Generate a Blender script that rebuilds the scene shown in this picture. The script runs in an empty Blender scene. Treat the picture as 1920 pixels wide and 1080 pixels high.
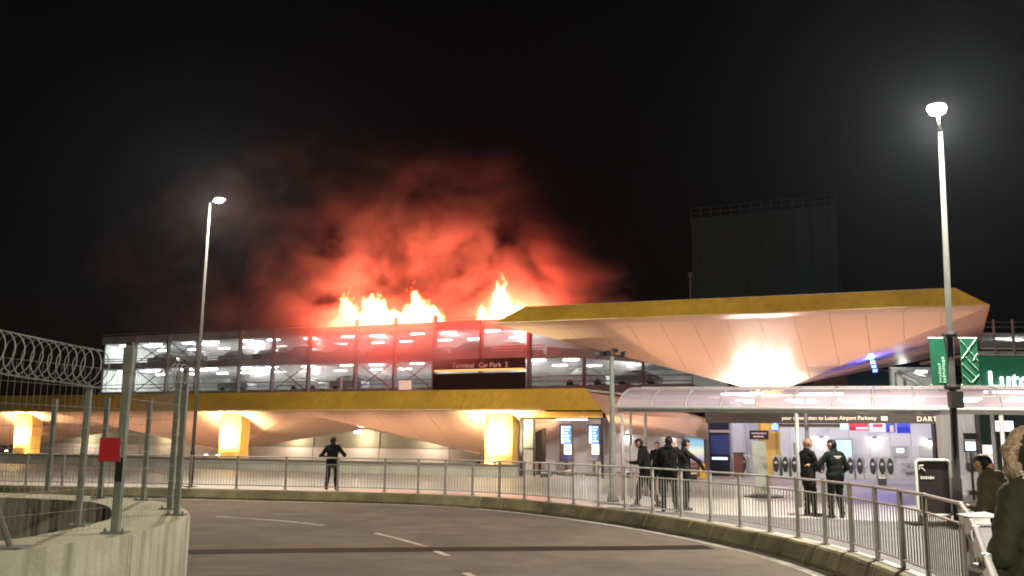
import bpy, bmesh, math, random
import numpy as np
from mathutils import Vector, Matrix
random.seed(7)
SC = bpy.context.scene
COL = SC.collection

# ------------------------------------------------------------------ camera
F = 1700.0                       # focal length in pixels of the 1920 px wide photograph
PITCH = math.atan(285 / F); ROLL = 0.0105
CAMZ = 1.70
_r = Vector((1, 0, 0)); _u = Vector((0, -math.sin(PITCH), math.cos(PITCH))); FW = Vector((0, math.cos(PITCH), math.sin(PITCH)))
RT = _r * math.cos(ROLL) + _u * math.sin(ROLL)
UP = -_r * math.sin(ROLL) + _u * math.cos(ROLL)
C0 = Vector((0, 0, CAMZ))
cd = bpy.data.cameras.new('camera'); cam = bpy.data.objects.new('camera', cd); COL.objects.link(cam)
cd.sensor_width = 36; cd.lens = F / 1920 * 36; cd.clip_start = 0.1; cd.clip_end = 4000
cam.matrix_world = Matrix((( RT.x, UP.x, -FW.x, C0.x), (RT.y, UP.y, -FW.y, C0.y), (RT.z, UP.z, -FW.z, C0.z), (0, 0, 0, 1)))
SC.camera = cam

# ------------------------------------------------------------------ world: night sky
wd = bpy.data.worlds.new('World'); SC.world = wd; wd.use_nodes = True
wn = wd.node_tree; wn.nodes.clear()
sky = wn.nodes.new('ShaderNodeTexSky'); sky.sky_type = 'NISHITA'; sky.sun_disc = False
sky.sun_elevation = math.radians(-5); sky.sun_rotation = math.radians(-100); sky.air_density = 1.0
bg = wn.nodes.new('ShaderNodeBackground'); bg.inputs[1].default_value = 0.14
wo = wn.nodes.new('ShaderNodeOutputWorld')
wn.links.new(sky.outputs[0], bg.inputs[0]); wn.links.new(bg.outputs[0], wo.inputs[0])
vs = SC.view_settings; vs.view_transform = 'Standard'; vs.look = 'None'; vs.gamma = 1; vs.use_curve_mapping = False
vs.exposure = 0.12
SC.render.engine = 'CYCLES'
cy = SC.cycles
cy.use_denoising = True; cy.pixel_filter_type = 'BLACKMAN_HARRIS'; cy.filter_width = 1.9; cy.max_bounces = 6; cy.diffuse_bounces = 3; cy.glossy_bounces = 3; cy.transmission_bounces = 4
cy.volume_bounces = 1; cy.transparent_max_bounces = 12; cy.sample_clamp_indirect = 4.0; cy.sample_clamp_direct = 0
cy.volume_step_rate = 1.5; cy.volume_max_steps = 256
cy.caustics_reflective = False; cy.caustics_refractive = False; cy.use_light_tree = True

# ------------------------------------------------------------------ measuring helpers
def ray(px, py): return FW + RT * ((px - 960) / F) - UP * ((py - 540) / F)
def P(px, py, Y):
    d = ray(px, py); return C0 + d * (Y / d.y)
def G(px, py, z=0.0):
    d = ray(px, py); return C0 + d * ((z - CAMZ) / d.z)
TH = math.atan(0.43)                                   # the terminal stands turned by this angle
U2 = Vector((math.cos(TH), -math.sin(TH), 0)); V2 = Vector((math.sin(TH), math.cos(TH), 0))
O2 = Vector((4.2, 42.0, 0))
def W(u, v, z=0.0): return O2 + U2 * u + V2 * v + Vector((0, 0, z))
def PV(px, py, v):
    d = ray(px, py); s = (O2.dot(V2) + v - C0.dot(V2)) / d.dot(V2); return C0 + d * s
def UV(p): q = p - O2; return q.dot(U2), q.dot(V2)
def uof(px, v): return UV(PV(px, 824, v))[0]
BLD = Matrix(((U2.x, V2.x, 0, 0), (U2.y, V2.y, 0, 0), (0, 0, 1, 0), (0, 0, 0, 1)))
def frame_at(p): return Matrix.Translation(p) @ BLD      # local x along the facade, y into the building, z up

# ------------------------------------------------------------------ materials
MATS = {}
def mat(name, col=(.5, .5, .5), rough=.6, metal=0.0, emit=None, es=0.0, var=.18, scale=3.0, bump=0.0, bscale=None,
        streak=0.0, dirt=None, dirt_amt=0.0, trans=0.0, alpha=1.0, coat=0.0, spec=.5, sub=None):
    m = bpy.data.materials.new(name); m.use_nodes = True; MATS[name] = m
    nt = m.node_tree; N = nt.nodes; L = nt.links; b = N['Principled BSDF']
    b.inputs['Roughness'].default_value = rough; b.inputs['Metallic'].default_value = metal
    b.inputs['Specular IOR Level'].default_value = spec
    tc = N.new('ShaderNodeTexCoord')
    nz = N.new('ShaderNodeTexNoise'); nz.inputs['Scale'].default_value = scale; nz.inputs['Detail'].default_value = 5
    L.new(tc.outputs['Object'], nz.inputs['Vector'])
    mx = N.new('ShaderNodeMix'); mx.data_type = 'RGBA'
    c = col
    mx.inputs[6].default_value = (*[max(0, x * (1 - var)) for x in c], 1); mx.inputs[7].default_value = (*[min(1, x * (1 + var)) for x in c], 1)
    mr = N.new('ShaderNodeMapRange'); mr.inputs[1].default_value = .3; mr.inputs[2].default_value = .7
    L.new(nz.outputs[0], mr.inputs[0]); L.new(mr.outputs[0], mx.inputs[0])
    out = mx.outputs[2]
    if streak > 0:
        mp = N.new('ShaderNodeMapping'); mp.inputs['Scale'].default_value = (2.6, 2.6, .22)
        L.new(tc.outputs['Object'], mp.inputs[0])
        n2 = N.new('ShaderNodeTexNoise'); n2.inputs['Scale'].default_value = 1.6; n2.inputs['Detail'].default_value = 6
        L.new(mp.outputs[0], n2.inputs['Vector'])
        r2 = N.new('ShaderNodeMapRange'); r2.inputs[1].default_value = .47; r2.inputs[2].default_value = .68; r2.inputs[4].default_value = streak
        L.new(n2.outputs[0], r2.inputs[0])
        m2 = N.new('ShaderNodeMix'); m2.data_type = 'RGBA'; L.new(r2.outputs[0], m2.inputs[0]); L.new(out, m2.inputs[6])
        m2.inputs[7].default_value = (*(dirt or (.08, .08, .05)), 1); out = m2.outputs[2]
    elif dirt_amt > 0:
        n2 = N.new('ShaderNodeTexNoise'); n2.inputs['Scale'].default_value = scale * .23; n2.inputs['Detail'].default_value = 7
        L.new(tc.outputs['Object'], n2.inputs['Vector'])
        r2 = N.new('ShaderNodeMapRange'); r2.inputs[1].default_value = .45; r2.inputs[2].default_value = .7; r2.inputs[4].default_value = dirt_amt
        L.new(n2.outputs[0], r2.inputs[0])
        m2 = N.new('ShaderNodeMix'); m2.data_type = 'RGBA'; L.new(r2.outputs[0], m2.inputs[0]); L.new(out, m2.inputs[6])
        m2.inputs[7].default_value = (*(dirt or (.08, .08, .06)), 1); out = m2.outputs[2]
    L.new(out, b.inputs['Base Color'])
    if bump > 0:
        n3 = N.new('ShaderNodeTexNoise'); n3.inputs['Scale'].default_value = bscale or scale * 8; n3.inputs['Detail'].default_value = 4
        L.new(tc.outputs['Object'], n3.inputs['Vector'])
        bp = N.new('ShaderNodeBump'); bp.inputs['Strength'].default_value = bump; bp.inputs['Distance'].default_value = .02
        L.new(n3.outputs[0], bp.inputs['Height']); L.new(bp.outputs[0], b.inputs['Normal'])
    if emit:
        b.inputs['Emission Color'].default_value = (*emit, 1); b.inputs['Emission Strength'].default_value = es
    if trans: b.inputs['Transmission Weight'].default_value = trans; b.inputs['IOR'].default_value = 1.3
    if alpha < 1: b.inputs['Alpha'].default_value = alpha
    if coat: b.inputs['Coat Weight'].default_value = coat
    return m
mat('asphalt', (.105, .086, .07), .92, var=.2, scale=1.6, bump=.6, bscale=60, dirt=(.066, .053, .043), dirt_amt=.6, spec=.2)
mat('road_dark', (.018, .014, .011), .9, var=.3, scale=6, bump=.3, spec=.1)
mat('earth', (.05, .05, .045), .95, var=.3, scale=.3)
mat('paving', (.42, .40, .38), .45, var=.10, scale=1.2, dirt=(.25, .23, .21), dirt_amt=.35, bump=.15, bscale=30)
mat('footway', (.12, .115, .115), .7, var=.2, scale=1.5, bump=.3, bscale=50)
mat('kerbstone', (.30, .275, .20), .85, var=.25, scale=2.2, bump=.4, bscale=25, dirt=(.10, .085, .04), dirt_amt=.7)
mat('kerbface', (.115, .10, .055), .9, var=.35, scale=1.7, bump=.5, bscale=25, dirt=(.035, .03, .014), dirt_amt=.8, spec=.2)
mat('roadpaint', (.32, .295, .255), .7, var=.3, scale=7, dirt=(.12, .1, .085), dirt_amt=.8)
mat('concrete', (.36, .35, .285), .85, var=.2, scale=1.3, bump=.45, bscale=22, streak=.9, dirt=(.11, .105, .055))
mat('concrete_top', (.38, .365, .25), .85, var=.2, scale=1.2, bump=.3, bscale=22, dirt=(.26, .24, .15), dirt_amt=.5)
mat('galv', (.15, .16, .14), .8, .0, spec=.15, var=.2, scale=5)
mat('railpaint', (.30, .285, .265), .5, .2, var=.15, scale=5)
mat('wire', (.25, .25, .27), .7, .0, var=.1, spec=.2)
mat('redsign', (.35, .012, .02), .4, var=.08)
mat('black', (.012, .012, .013), .5, var=.2)
mat('darkmetal', (.05, .048, .047), .45, .6, var=.2)
mat('pole', (.02, .02, .0195), .95, .0, var=.12, scale=4, spec=.04)
mat('gold', (.42, .245, .028), .5, .15, var=.22, scale=.45, streak=.35, dirt=(.22, .12, .02))
mat('goldcol', (.78, .50, .12), .45, .2, var=.08, scale=.6)
mat('soffit', (.56, .39, .30), .42, .15, var=.05, scale=.4)
mat('greywall', (.30, .31, .28), .7, var=.12, scale=.6)
mat('lowwall', (.40, .40, .34), .8, var=.15, scale=.8, bump=.2)
mat('coping', (.14, .13, .12), .7, var=.2)
mat('white_int', (.68, .66, .72), .5, var=.06, scale=.5)
mat('grey_int', (.45, .43, .43), .5, var=.1, scale=.6)
mat('steel', (.26, .22, .21), .55, .1, var=.2, scale=2)
mat('slab', (.42, .42, .42), .8, var=.15, scale=.5)
mat('parapet', (.36, .35, .35), .7, var=.2, scale=.6)
mat('deckwall', (.55, .55, .54), .7, var=.25, scale=.35)
mat('darkpanel', (.022, .016, .018), .4, var=.2)
mat('teal', (.004, .05, .048), .8, var=.2, scale=.2)
mat('tealrail', (.03, .10, .095), .7)
mat('signgreen', (.008, .10, .055), .45, var=.12)
mat('signdark', (.012, .022, .02), .4, var=.2)
mat('pale', (.62, .66, .60), .5, var=.08)
mat('palegreen', (.30, .55, .42), .5, var=.05)
mat('skin', (.40, .22, .15), .55, var=.1)
mat('hair', (.006, .005, .004), .6, var=.3, scale=30, spec=.2)
mat('baldhair', (.16, .09, .06), .6, var=.3, scale=30)
mat('jacket_black', (.005, .005, .0055), .8, var=.5, scale=12, spec=.12)
mat('jacket_grey', (.014, .015, .015), .8, var=.4, scale=12, spec=.12)
mat('trouser_dark', (.007, .006, .0055), .85, var=.4, scale=12, spec=.12)
mat('trouser_brown', (.014, .009, .007), .85, var=.4, scale=12, spec=.12)
mat('shoe', (.008, .008, .008), .5)
mat('eye', (.01, .01, .01), .2)
mat('vest', (.004, .007, .0065), .75, var=.4, scale=10, spec=.15)
mat('coat_green', (.020, .023, .007), .85, var=.25, scale=9, bump=.4, bscale=25)
mat('coat_olive', (.05, .042, .018), .85, var=.25, scale=9, bump=.4, bscale=25)
mat('fur', (.36, .27, .19), .9, var=.55, scale=40, bump=1.0, bscale=80)
mat('stripe', (.6, .58, .55), .8)
mat('scarf', (.012, .012, .014), .8)
mat('brown_bag', (.10, .055, .025), .7, var=.25, scale=8)
mat('paper', (.38, .37, .345), .7, var=.05)
mat('case', (.07, .068, .065), .5, var=.1)
mat('carpaint_dark', (.03, .03, .032), .3, .3, coat=.6)
mat('carpaint_grey', (.18, .18, .19), .3, .4, coat=.6)
mat('carpaint_white', (.6, .6, .6), .3, .1, coat=.6)
mat('burnt', (.02, .012, .01), .9, var=.5)
mat('glass_dark', (.02, .022, .025), .08, var=.1, coat=.4)
mat('tyre', (.015, .015, .015), .8)
mat('yellow', (.75, .42, .01), .5, var=.05)
mat('redbrown', (.16, .05, .04), .6, var=.2)
mat('poly', (.36, .29, .35), .22, var=.06, scale=.8, alpha=.72)
mat('alu', (.30, .29, .30), .45, .2, var=.08)
mat('glasspane', (.6, .65, .62), .12, var=.02, alpha=.22)
mat('bluedark', (.008, .012, .04), .25, var=.2)
mat('lamp_white', (1, 1, 1), .4, emit=(1, .97, .88), es=60, var=0)
mat('lamp_big', (1, 1, 1), .4, emit=(.95, 1, .90), es=160, var=0)
mat('tube_white', (1, 1, 1), .4, emit=(.93, 1, .97), es=26, var=0)
mat('strip_white', (1, 1, 1), .4, emit=(1, .95, .97), es=6, var=0)
mat('added_ceil_panel', (1, 1, 1), .4, emit=(.90, .90, 1), es=17, var=0)
mat('assumed_uplight', (1, 1, 1), .4, emit=(1, .90, .62), es=35, var=0)
mat('added_flood_lens', (.8, .7, .6), .4, emit=(1, .7, .5), es=1.2, var=0)
mat('orange_strip', (1, 1, 1), .4, emit=(1, .42, .05), es=1.4, var=.0)
mat('letter_white', (.9, .9, .9), .4, emit=(.92, 1, .97), es=4.5, var=0)
mat('letter_soft', (.8, .8, .7), .4, emit=(1, .93, .70), es=.55, var=0)
mat('letter_pink', (.8, .7, .7), .4, emit=(1, .70, .62), es=.17, var=0)
mat('blue_emit', (.1, .1, .9), .4, emit=(.02, .06, 1), es=22, var=0)
mat('screen_blue', (.02, .05, .2), .3, emit=(.06, .30, .62), es=.8, var=.5, scale=5)
mat('screen_pale', (.3, .5, .6), .3, emit=(.55, .82, .88), es=.9, var=.1)
mat('screen_white', (.5, .6, .7), .3, emit=(.75, .88, 1), es=1.3, var=.1)
mat('screen_navy', (.01, .015, .06), .3, emit=(.01, .025, .12), es=.7, var=.3)
mat('ad_red', (.4, .02, .05), .4, emit=(.8, .02, .07), es=.5, var=.3, scale=9)
mat('ad_blue', (.02, .05, .4), .4, emit=(.02, .06, .75), es=.5, var=.3, scale=9)
mat('ad_white', (.7, .7, .8), .4, emit=(.8, .8, 1), es=.7, var=.1)
mat('ad_warm', (.7, .5, .4), .4, emit=(1, .72, .55), es=.55, var=.6, scale=9)
def poster_mat():
    m = bpy.data.materials.new('poster_sky'); m.use_nodes = True; MATS['poster_sky'] = m
    nt = m.node_tree; b = nt.nodes['Principled BSDF']; tc = nt.nodes.new('ShaderNodeTexCoord'); sp = nt.nodes.new('ShaderNodeSeparateXYZ')
    rp = nt.nodes.new('ShaderNodeValToRGB'); e = rp.color_ramp.elements
    e[0].position = 0; e[0].color = (.12, .05, .05, 1); e[1].position = 1; e[1].color = (.16, .42, .72, 1)
    for p, c in ((.22, (.20, .12, .14, 1)), (.30, (.28, .27, .52, 1)), (.55, (.60, .62, .42, 1)), (.8, (.28, .52, .72, 1))):
        q = e.new(p); q.color = c
    nt.links.new(tc.outputs['Generated'], sp.inputs[0]); nt.links.new(sp.outputs[2], rp.inputs[0])
    nt.links.new(rp.outputs[0], b.inputs['Base Color']); nt.links.new(rp.outputs[0], b.inputs['Emission Color']); b.inputs['Emission Strength'].default_value = .9
poster_mat()

# ------------------------------------------------------------------ mesh helpers
class MB:
    def __init__(s): s.v = []; s.f = []; s.m = []
    def add(s, vs, fs, mi=0):
        o = len(s.v); s.v += [tuple(x) for x in vs]
        for f in fs: s.f.append([i + o for i in f]); s.m.append(mi)
        return s
    def box(s, c, d, M=None, mi=0):
        x, y, z = c; a, b, e = d[0] / 2, d[1] / 2, d[2] / 2
        vs = [Vector((x + i * a, y + j * b, z + k * e)) for k in (-1, 1) for j in (-1, 1) for i in (-1, 1)]
        if M: vs = [M @ q for q in vs]
        return s.add(vs, [(0, 2, 3, 1), (4, 5, 7, 6), (0, 1, 5, 4), (2, 6, 7, 3), (0, 4, 6, 2), (1, 3, 7, 5)], mi)
    def tube(s, pts, r, n=8, mi=0, caps=True):
        pts = [Vector(p) for p in pts]; rs = r if isinstance(r, (list, tuple)) else [r] * len(pts)
        rings = []; prev = None
        for i, p in enumerate(pts):
            t = (pts[min(i + 1, len(pts) - 1)] - pts[max(i - 1, 0)])
            if t.length < 1e-9: t = Vector((0, 0, 1))
            t.normalize()
            if prev is None:
                a = t.cross(Vector((0, 0, 1)))
                if a.length < .05: a = t.cross(Vector((1, 0, 0)))
            else: a = prev - t * prev.dot(t)
            a.normalize(); prev = a; b = t.cross(a)
            rings.append([p + (a * math.cos(2 * math.pi * k / n) + b * math.sin(2 * math.pi * k / n)) * rs[i] for k in range(n)])
        vs = [q for R in rings for q in R]; fs = []
        for i in range(len(rings) - 1):
            for k in range(n): fs.append((i * n + k, i * n + (k + 1) % n, (i + 1) * n + (k + 1) % n, (i + 1) * n + k))
        if caps: fs.append(tuple(range(n - 1, -1, -1))); fs.append(tuple((len(rings) - 1) * n + k for k in range(n)))
        return s.add(vs, fs, mi)
    def prism(s, poly, z0, z1, mi=0):
        n = len(poly); vs = [(p[0], p[1], z0) for p in poly] + [(p[0], p[1], z1) for p in poly]
        fs = [tuple(range(n - 1, -1, -1)), tuple(range(n, 2 * n))] + [(i, (i + 1) % n, n + (i + 1) % n, n + i) for i in range(n)]
        return s.add(vs, fs, mi)
    def plate(s, pts, th, mi=0, d=None):
        pts = [Vector(p) for p in pts]; n = len(pts)
        nm = d if d else (pts[1] - pts[0]).cross(pts[2] - pts[0]).normalized()
        vs = pts + [p + nm * th for p in pts]
        fs = [tuple(range(n - 1, -1, -1)), tuple(range(n, 2 * n))] + [(i, (i + 1) % n, n + (i + 1) % n, n + i) for i in range(n)]
        return s.add(vs, fs, mi)
    def lathe(s, prof, c, n=16, mi=0):
        vs = []; fs = []
        for r, z in prof:
            for k in range(n): vs.append((c[0] + r * math.cos(2 * math.pi * k / n), c[1] + r * math.sin(2 * math.pi * k / n), c[2] + z))
        for i in range(len(prof) - 1):
            for k in range(n): fs.append((i * n + k, i * n + (k + 1) % n, (i + 1) * n + (k + 1) % n, (i + 1) * n + k))
        fs.append(tuple(range(n - 1, -1, -1))); fs.append(tuple((len(prof) - 1) * n + k for k in range(n)))
        return s.add(vs, fs, mi)
    def mesh(s, name, mats, smooth=False):
        me = bpy.data.meshes.new(name); me.from_pydata(s.v, [], s.f)
        for m in ([mats] if isinstance(mats, str) else mats): me.materials.append(MATS[m])
        me.polygons.foreach_set('material_index', s.m)
        bm = bmesh.new(); bm.from_mesh(me); bmesh.ops.recalc_face_normals(bm, faces=bm.faces); bm.to_mesh(me); bm.free()
        if smooth: me.polygons.foreach_set('use_smooth', [True] * len(me.polygons))
        return me
    def build(s, name, mats, parent=None, smooth=False):
        o = bpy.data.objects.new(name, s.mesh(name, mats, smooth)); COL.objects.link(o)
        if parent: attach(o, parent)
        return o
def attach(o, parent):
    o.parent = parent
    M = Matrix.Identity(4); q = parent
    while q: M = q.matrix_parent_inverse @ q.matrix_basis @ M; q = q.parent
    o.matrix_parent_inverse = M.inverted()
def tag(o, label=None, cat=None, group=None, kind=None):
    if label: o['label'] = label
    if cat: o['category'] = cat
    if group: o['group'] = group
    if kind: o['kind'] = kind
    return o
def empty(name, loc, label=None, cat=None, group=None):
    o = bpy.data.objects.new(name, None); COL.objects.link(o); o.location = loc; o.empty_display_size = .3
    return tag(o, label, cat, group)
def inst(name, me, M, parent=None):
    o = bpy.data.objects.new(name, me); COL.objects.link(o)
    if parent: attach(o, parent)
    o.matrix_basis = M
    return o
def text_mesh(name, txt, size, M, m, parent, depth=.012, align='CENTER', spacing=1.0):
    cu = bpy.data.curves.new('t', 'FONT'); cu.body = txt; cu.size = size; cu.extrude = depth; cu.align_x = align; cu.align_y = 'CENTER'; cu.space_character = spacing
    to = bpy.data.objects.new('t', cu); COL.objects.link(to)
    dg = bpy.context.evaluated_depsgraph_get(); me = bpy.data.meshes.new_from_object(to.evaluated_get(dg))
    bpy.data.objects.remove(to); me.name = name; me.transform(M); me.materials.clear(); me.materials.append(MATS[m])
    o = bpy.data.objects.new(name, me); COL.objects.link(o); attach(o, parent); return o
TXT = Matrix(((U2.x, 0, -V2.x, 0), (U2.y, 0, -V2.y, 0), (0, 1, 0, 0), (0, 0, 0, 1)))     # text facing the plaza
def plight(name, loc, power, col, r=.15, parent=None, kind='POINT', size=None, aim=None, angle=2.4):
    l = bpy.data.lights.new(name, kind); l.energy = power; l.color = col
    if kind == 'AREA': l.size = size or 1.0
    else: l.shadow_soft_size = r
    if kind == 'SPOT': l.spot_size = angle; l.spot_blend = 1.0
    o = bpy.data.objects.new(name, l); COL.objects.link(o); o.location = loc
    if aim: o.rotation_euler = (Vector(aim) - Vector(loc)).to_track_quat('-Z', 'Y').to_euler()
    if parent: attach(o, parent)
    return o
def catmull(pts, n):
    out = []
    for i in range(len(pts) - 1):
        a = pts[max(i - 1, 0)]; b = pts[i]; c = pts[i + 1]; d = pts[min(i + 2, len(pts) - 1)]
        for k in range(n):
            t = k / n
            out.append(.5 * ((2 * b) + (c - a) * t + (2 * a - 5 * b + 4 * c - d) * t * t + (3 * b - a - 3 * c + d) * t ** 3))
    out.append(pts[-1]); return out

# ================================================================== THE SETTING
ROADZ = -0.32
MB().add([(-1500, -300, ROADZ - .05), (1500, -300, ROADZ - .05), (1500, 2500, ROADZ - .05), (-1500, 2500, ROADZ - .05)], [(0, 1, 2, 3)]).build('ground', 'earth')
tag(bpy.data.objects['ground'], kind='structure')
road = MB().add([(-60, -30, ROADZ), (40, -30, ROADZ), (40, 60, ROADZ), (-60, 60, ROADZ)], [(0, 1, 2, 3)]).build('road', 'asphalt'); tag(road, kind='structure')

post_px = [(-170, 905), (-80, 907), (-10, 909), (43, 910), (115, 911), (190, 912), (270, 913.5), (355, 915), (443, 917), (533, 919), (632, 921), (735, 923.5), (783, 925), (835, 927), (886, 929.5),
           (938, 932.5), (984, 936), (1030, 940.5), (1076, 945), (1124, 950), (1173, 956), (1224, 962.5), (1280, 970), (1334, 978.5), (1390, 988.5), (1447, 998.5),
           (1498, 1009), (1551, 1021), (1600, 1034), (1648, 1050), (1697, 1068), (1742, 1088)]
PP = [G(x, y) for x, y in post_px]
PP = [PP[0]] + [(PP[i - 1] + PP[i] * 2 + PP[i + 1]) / 4 for i in range(1, len(PP) - 1)] + [PP[-1]]
tail = [Vector((4.95, 10.2, 0)), Vector((4.42, 9.0, 0)), Vector((3.6, 7.2, 0)), Vector((2.75, 5.4, 0)), Vector((1.9, 3.6, 0)), Vector((1.05, 1.8, 0))]
PATH = PP + tail
lead = [PP[0] + Vector((-30, 4.0, 0)), PP[0] + Vector((-15, 1.6, 0))]
KP = lead + PATH + [Vector((.2, 0, 0)), Vector((-.8, -2.1, 0)), Vector((-5, -9, 0))]
dense = catmull(KP, 8)
def offs(pts, d):
    out = []
    for i, p in enumerate(pts):
        t = (pts[min(i + 1, len(pts) - 1)] - pts[max(i - 1, 0)]).normalized()
        out.append(p + Vector((t.y, -t.x, 0)) * d)
    return out
def arclen(pts, step):
    out = [pts[0]]; acc = 0.0
    for a, b in zip(pts, pts[1:]):
        l = (b - a).length; s = step - acc
        while s <= l: out.append(a.lerp(b, s / l)); s += step
        acc = (acc + l) % step if l >= step - acc else acc + l
    return out
# raised pavement
edge = offs(dense, .02)
poly = [Vector((p.x, p.y, 0)) for p in edge] + [Vector((120, -9, 0)), Vector((160, 260, 0)), Vector((-160, 260, 0)), Vector((-160, edge[0].y, 0))]
pav = MB().prism(poly, ROADZ - .3, 0).build('pavement', 'paving'); tag(pav, kind='structure')
bm = bmesh.new(); bm.from_mesh(pav.data); bmesh.ops.triangulate(bm, faces=[f for f in bm.faces if len(f.verts) > 4]); bm.to_mesh(pav.data); bm.free()
# darker footway along the railing on the right
fa = [p for p in dense if p.y < 23.2 and p.x > 1.5 and p.y > -2]
fo = offs(fa, -.12); fi = [Vector((22, -2, 0)), Vector((22, 17.8, 0)), Vector((9, 20.6, 0)), Vector((5.6, 21.8, 0)), Vector((3.4, 23.0, 0))]
fp = [Vector((p.x, p.y, .004)) for p in fo] + [Vector((p.x, p.y, .004)) for p in fi]
fw = MB().add(fp, [tuple(range(len(fp)))]).build('footpath', 'footway'); tag(fw, kind='structure')
bm = bmesh.new(); bm.from_mesh(fw.data); bmesh.ops.triangulate(bm, faces=bm.faces[:]); bmesh.ops.recalc_face_normals(bm, faces=bm.faces)
for f in bm.faces:
    if f.normal.z < 0: f.normal_flip()
bm.to_mesh(fw.data); bm.free()
# kerb of single stones
kerb = empty('kerb', (0, 20, 0)); tag(kerb, kind='structure')
KS = arclen(dense, .92)
KS = [p for p in KS if -22 < p.x and p.y > .5]
kn = {}
def nrm(pts, i):
    t = (pts[min(i + 1, len(pts) - 1)] - pts[max(i - 1, 0)]).normalized(); return Vector((t.y, -t.x, 0))
for i in range(len(KS) - 1):
    a, b = KS[i], KS[i + 1]; na, nb = nrm(KS, i), nrm(KS, i + 1); g = (b - a).normalized() * .006
    a = a + g; b = b - g; jz = random.uniform(-.006, .006); jo = random.uniform(-.008, .008)
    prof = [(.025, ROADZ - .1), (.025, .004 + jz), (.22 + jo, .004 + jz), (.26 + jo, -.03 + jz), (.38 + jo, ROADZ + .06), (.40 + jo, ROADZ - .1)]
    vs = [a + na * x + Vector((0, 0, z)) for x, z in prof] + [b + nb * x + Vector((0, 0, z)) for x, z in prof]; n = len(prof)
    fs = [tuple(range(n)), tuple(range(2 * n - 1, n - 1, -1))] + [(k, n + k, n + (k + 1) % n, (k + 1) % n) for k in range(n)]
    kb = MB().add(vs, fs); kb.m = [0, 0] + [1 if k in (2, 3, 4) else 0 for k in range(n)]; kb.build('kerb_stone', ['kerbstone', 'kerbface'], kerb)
# gutter and painted edge line on the road
def strip(pts, d0, d1, z, name, m, parent):
    a = offs(pts, d0); b = offs(pts, d1); n = len(pts)
    o = MB().add([(p.x, p.y, z) for p in a] + [(p.x, p.y, z) for p in b], [(i, n + i, n + i + 1, i + 1) for i in range(n - 1)]).build(name, m, parent); return o
sec = [p for p in dense if p.x > -22 and p.y > 1]
strip(sec, .40, .58, ROADZ + .004, 'gutter', 'road_dark', road)
strip(sec, .62, .80, ROADZ + .006, 'edge_line', 'roadpaint', road)
def dash(pxs, w, name='lane_dash'):
    p = [G(x, y, ROADZ) for x, y in pxs]
    return strip(p, -w / 2, w / 2, ROADZ + .008, name, 'roadpaint', road)
dash([(405, 969), (470, 973), (540, 978), (608, 986)], .12)
dash([(703, 1000), (752, 1012), (800, 1025.5)], .12)
dash([(817, 1034), (840, 1043)], .13)
dash([(873, 1075), (930, 1105)], .13)
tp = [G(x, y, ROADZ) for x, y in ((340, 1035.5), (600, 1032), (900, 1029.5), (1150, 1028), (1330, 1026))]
strip(tp, -.34, .34, ROADZ + .003, 'dark_band', 'road_dark', road)  # darker band straight across the road surface
# manhole-like patches of old repair
for (x, y, w, d) in ((620, 1062, .9, .5), (1130, 1060, .7, .6), (1010, 985, 2.2, .8)):
    c = G(x, y, ROADZ); MB().box((c.x, c.y, ROADZ + .001), (w, d, .003)).build('repair_patch', 'asphalt', road)

# ------------------------------------------------------------------ left concrete wall
WZ = .6
og = [(-120, 1062), (0, 1036), (120, 1020), (243, 1003), (300, 986), (357, 968), (352, 958), (335, 949), (300, 941), (240, 934.5), (150, 929), (0, 924), (-120, 921)]
ig = [(-120, 931), (0, 932.5), (120, 937), (180, 942), (205, 950), (212, 961), (205, 974), (150, 988), (60, 1006), (0, 1014), (-120, 1034)]
og = [G(x, y, WZ) for x, y in og]; ig = [G(x, y, WZ) for x, y in ig]
wall = empty('concrete_wall', (og[5].x, og[5].y, ROADZ), 'stained curved concrete wall carrying the tall mesh fence at the roadside', 'wall')
def ringseg(out, inn, name):
    n, m = len(out), len(inn)
    vs = [(p.x, p.y, ROADZ - .1) for p in out + inn] + [(p.x, p.y, WZ) for p in out + inn]
    k = n + m
    sides = [(i, (i + 1) % k, k + (i + 1) % k, k + i) for i in range(k)]
    mb = MB().add(vs, sides + [tuple(range(k - 1, -1, -1))]); mb.add([vs[k + i] for i in range(k)], [tuple(range(k))], 1)
    o = mb.build(name, ['concrete', 'concrete_top'], wall)
    bm = bmesh.new(); bm.from_mesh(o.data); bmesh.ops.remove_doubles(bm, verts=bm.verts, dist=.0005)
    bmesh.ops.triangulate(bm, faces=[f for f in bm.faces if len(f.verts) > 4]); bm.to_mesh(o.data); bm.free(); return o
j = (og[4] - og[3]).normalized() * .012
ringseg(og[:4], ig[8:], 'wall_segment')
ringseg([og[3] + j] + og[4:9], [ig[3], ig[4], ig[5], ig[6], ig[7], ig[8] + j], 'wall_segment')
ringseg([og[8]] + og[9:], ig[:4], 'wall_segment')

# ------------------------------------------------------------------ tall mesh fence on the wall
fence = empty('security_fence', G(216, 999, WZ), 'tall galvanised mesh fence with posts standing on the concrete wall', 'fence')
def fpost(px, py, ty, r=.038, name='post', ztop=None):
    b = G(px, py, WZ)
    zt = ztop if ztop else P(px + 12, ty, b.y).z
    o = MB().box((b.x, b.y, (WZ + zt) / 2), (r * 2, r * 2, zt - WZ)).build(name, 'galv', fence)
    MB().box((b.x, b.y, WZ + .012), (.26, .2, .02)).build('base_plate', 'galv', o)
    for sx in (-1, 1): MB().tube([(b.x + sx * .1, b.y - .05, WZ + .02), (b.x + sx * .1, b.y - .05, WZ + .06)], .014, 6).build('bolt', 'galv', o)
    return Vector((b.x, b.y, zt))
T = {}
T['B'] = fpost(216, 1000, 648, .042)
T['C'] = fpost(331, 966, 690, .038); T['C2'] = fpost(318, 955, 696, .036)
T['D'] = fpost(145, 986, 724, .032)
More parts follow.
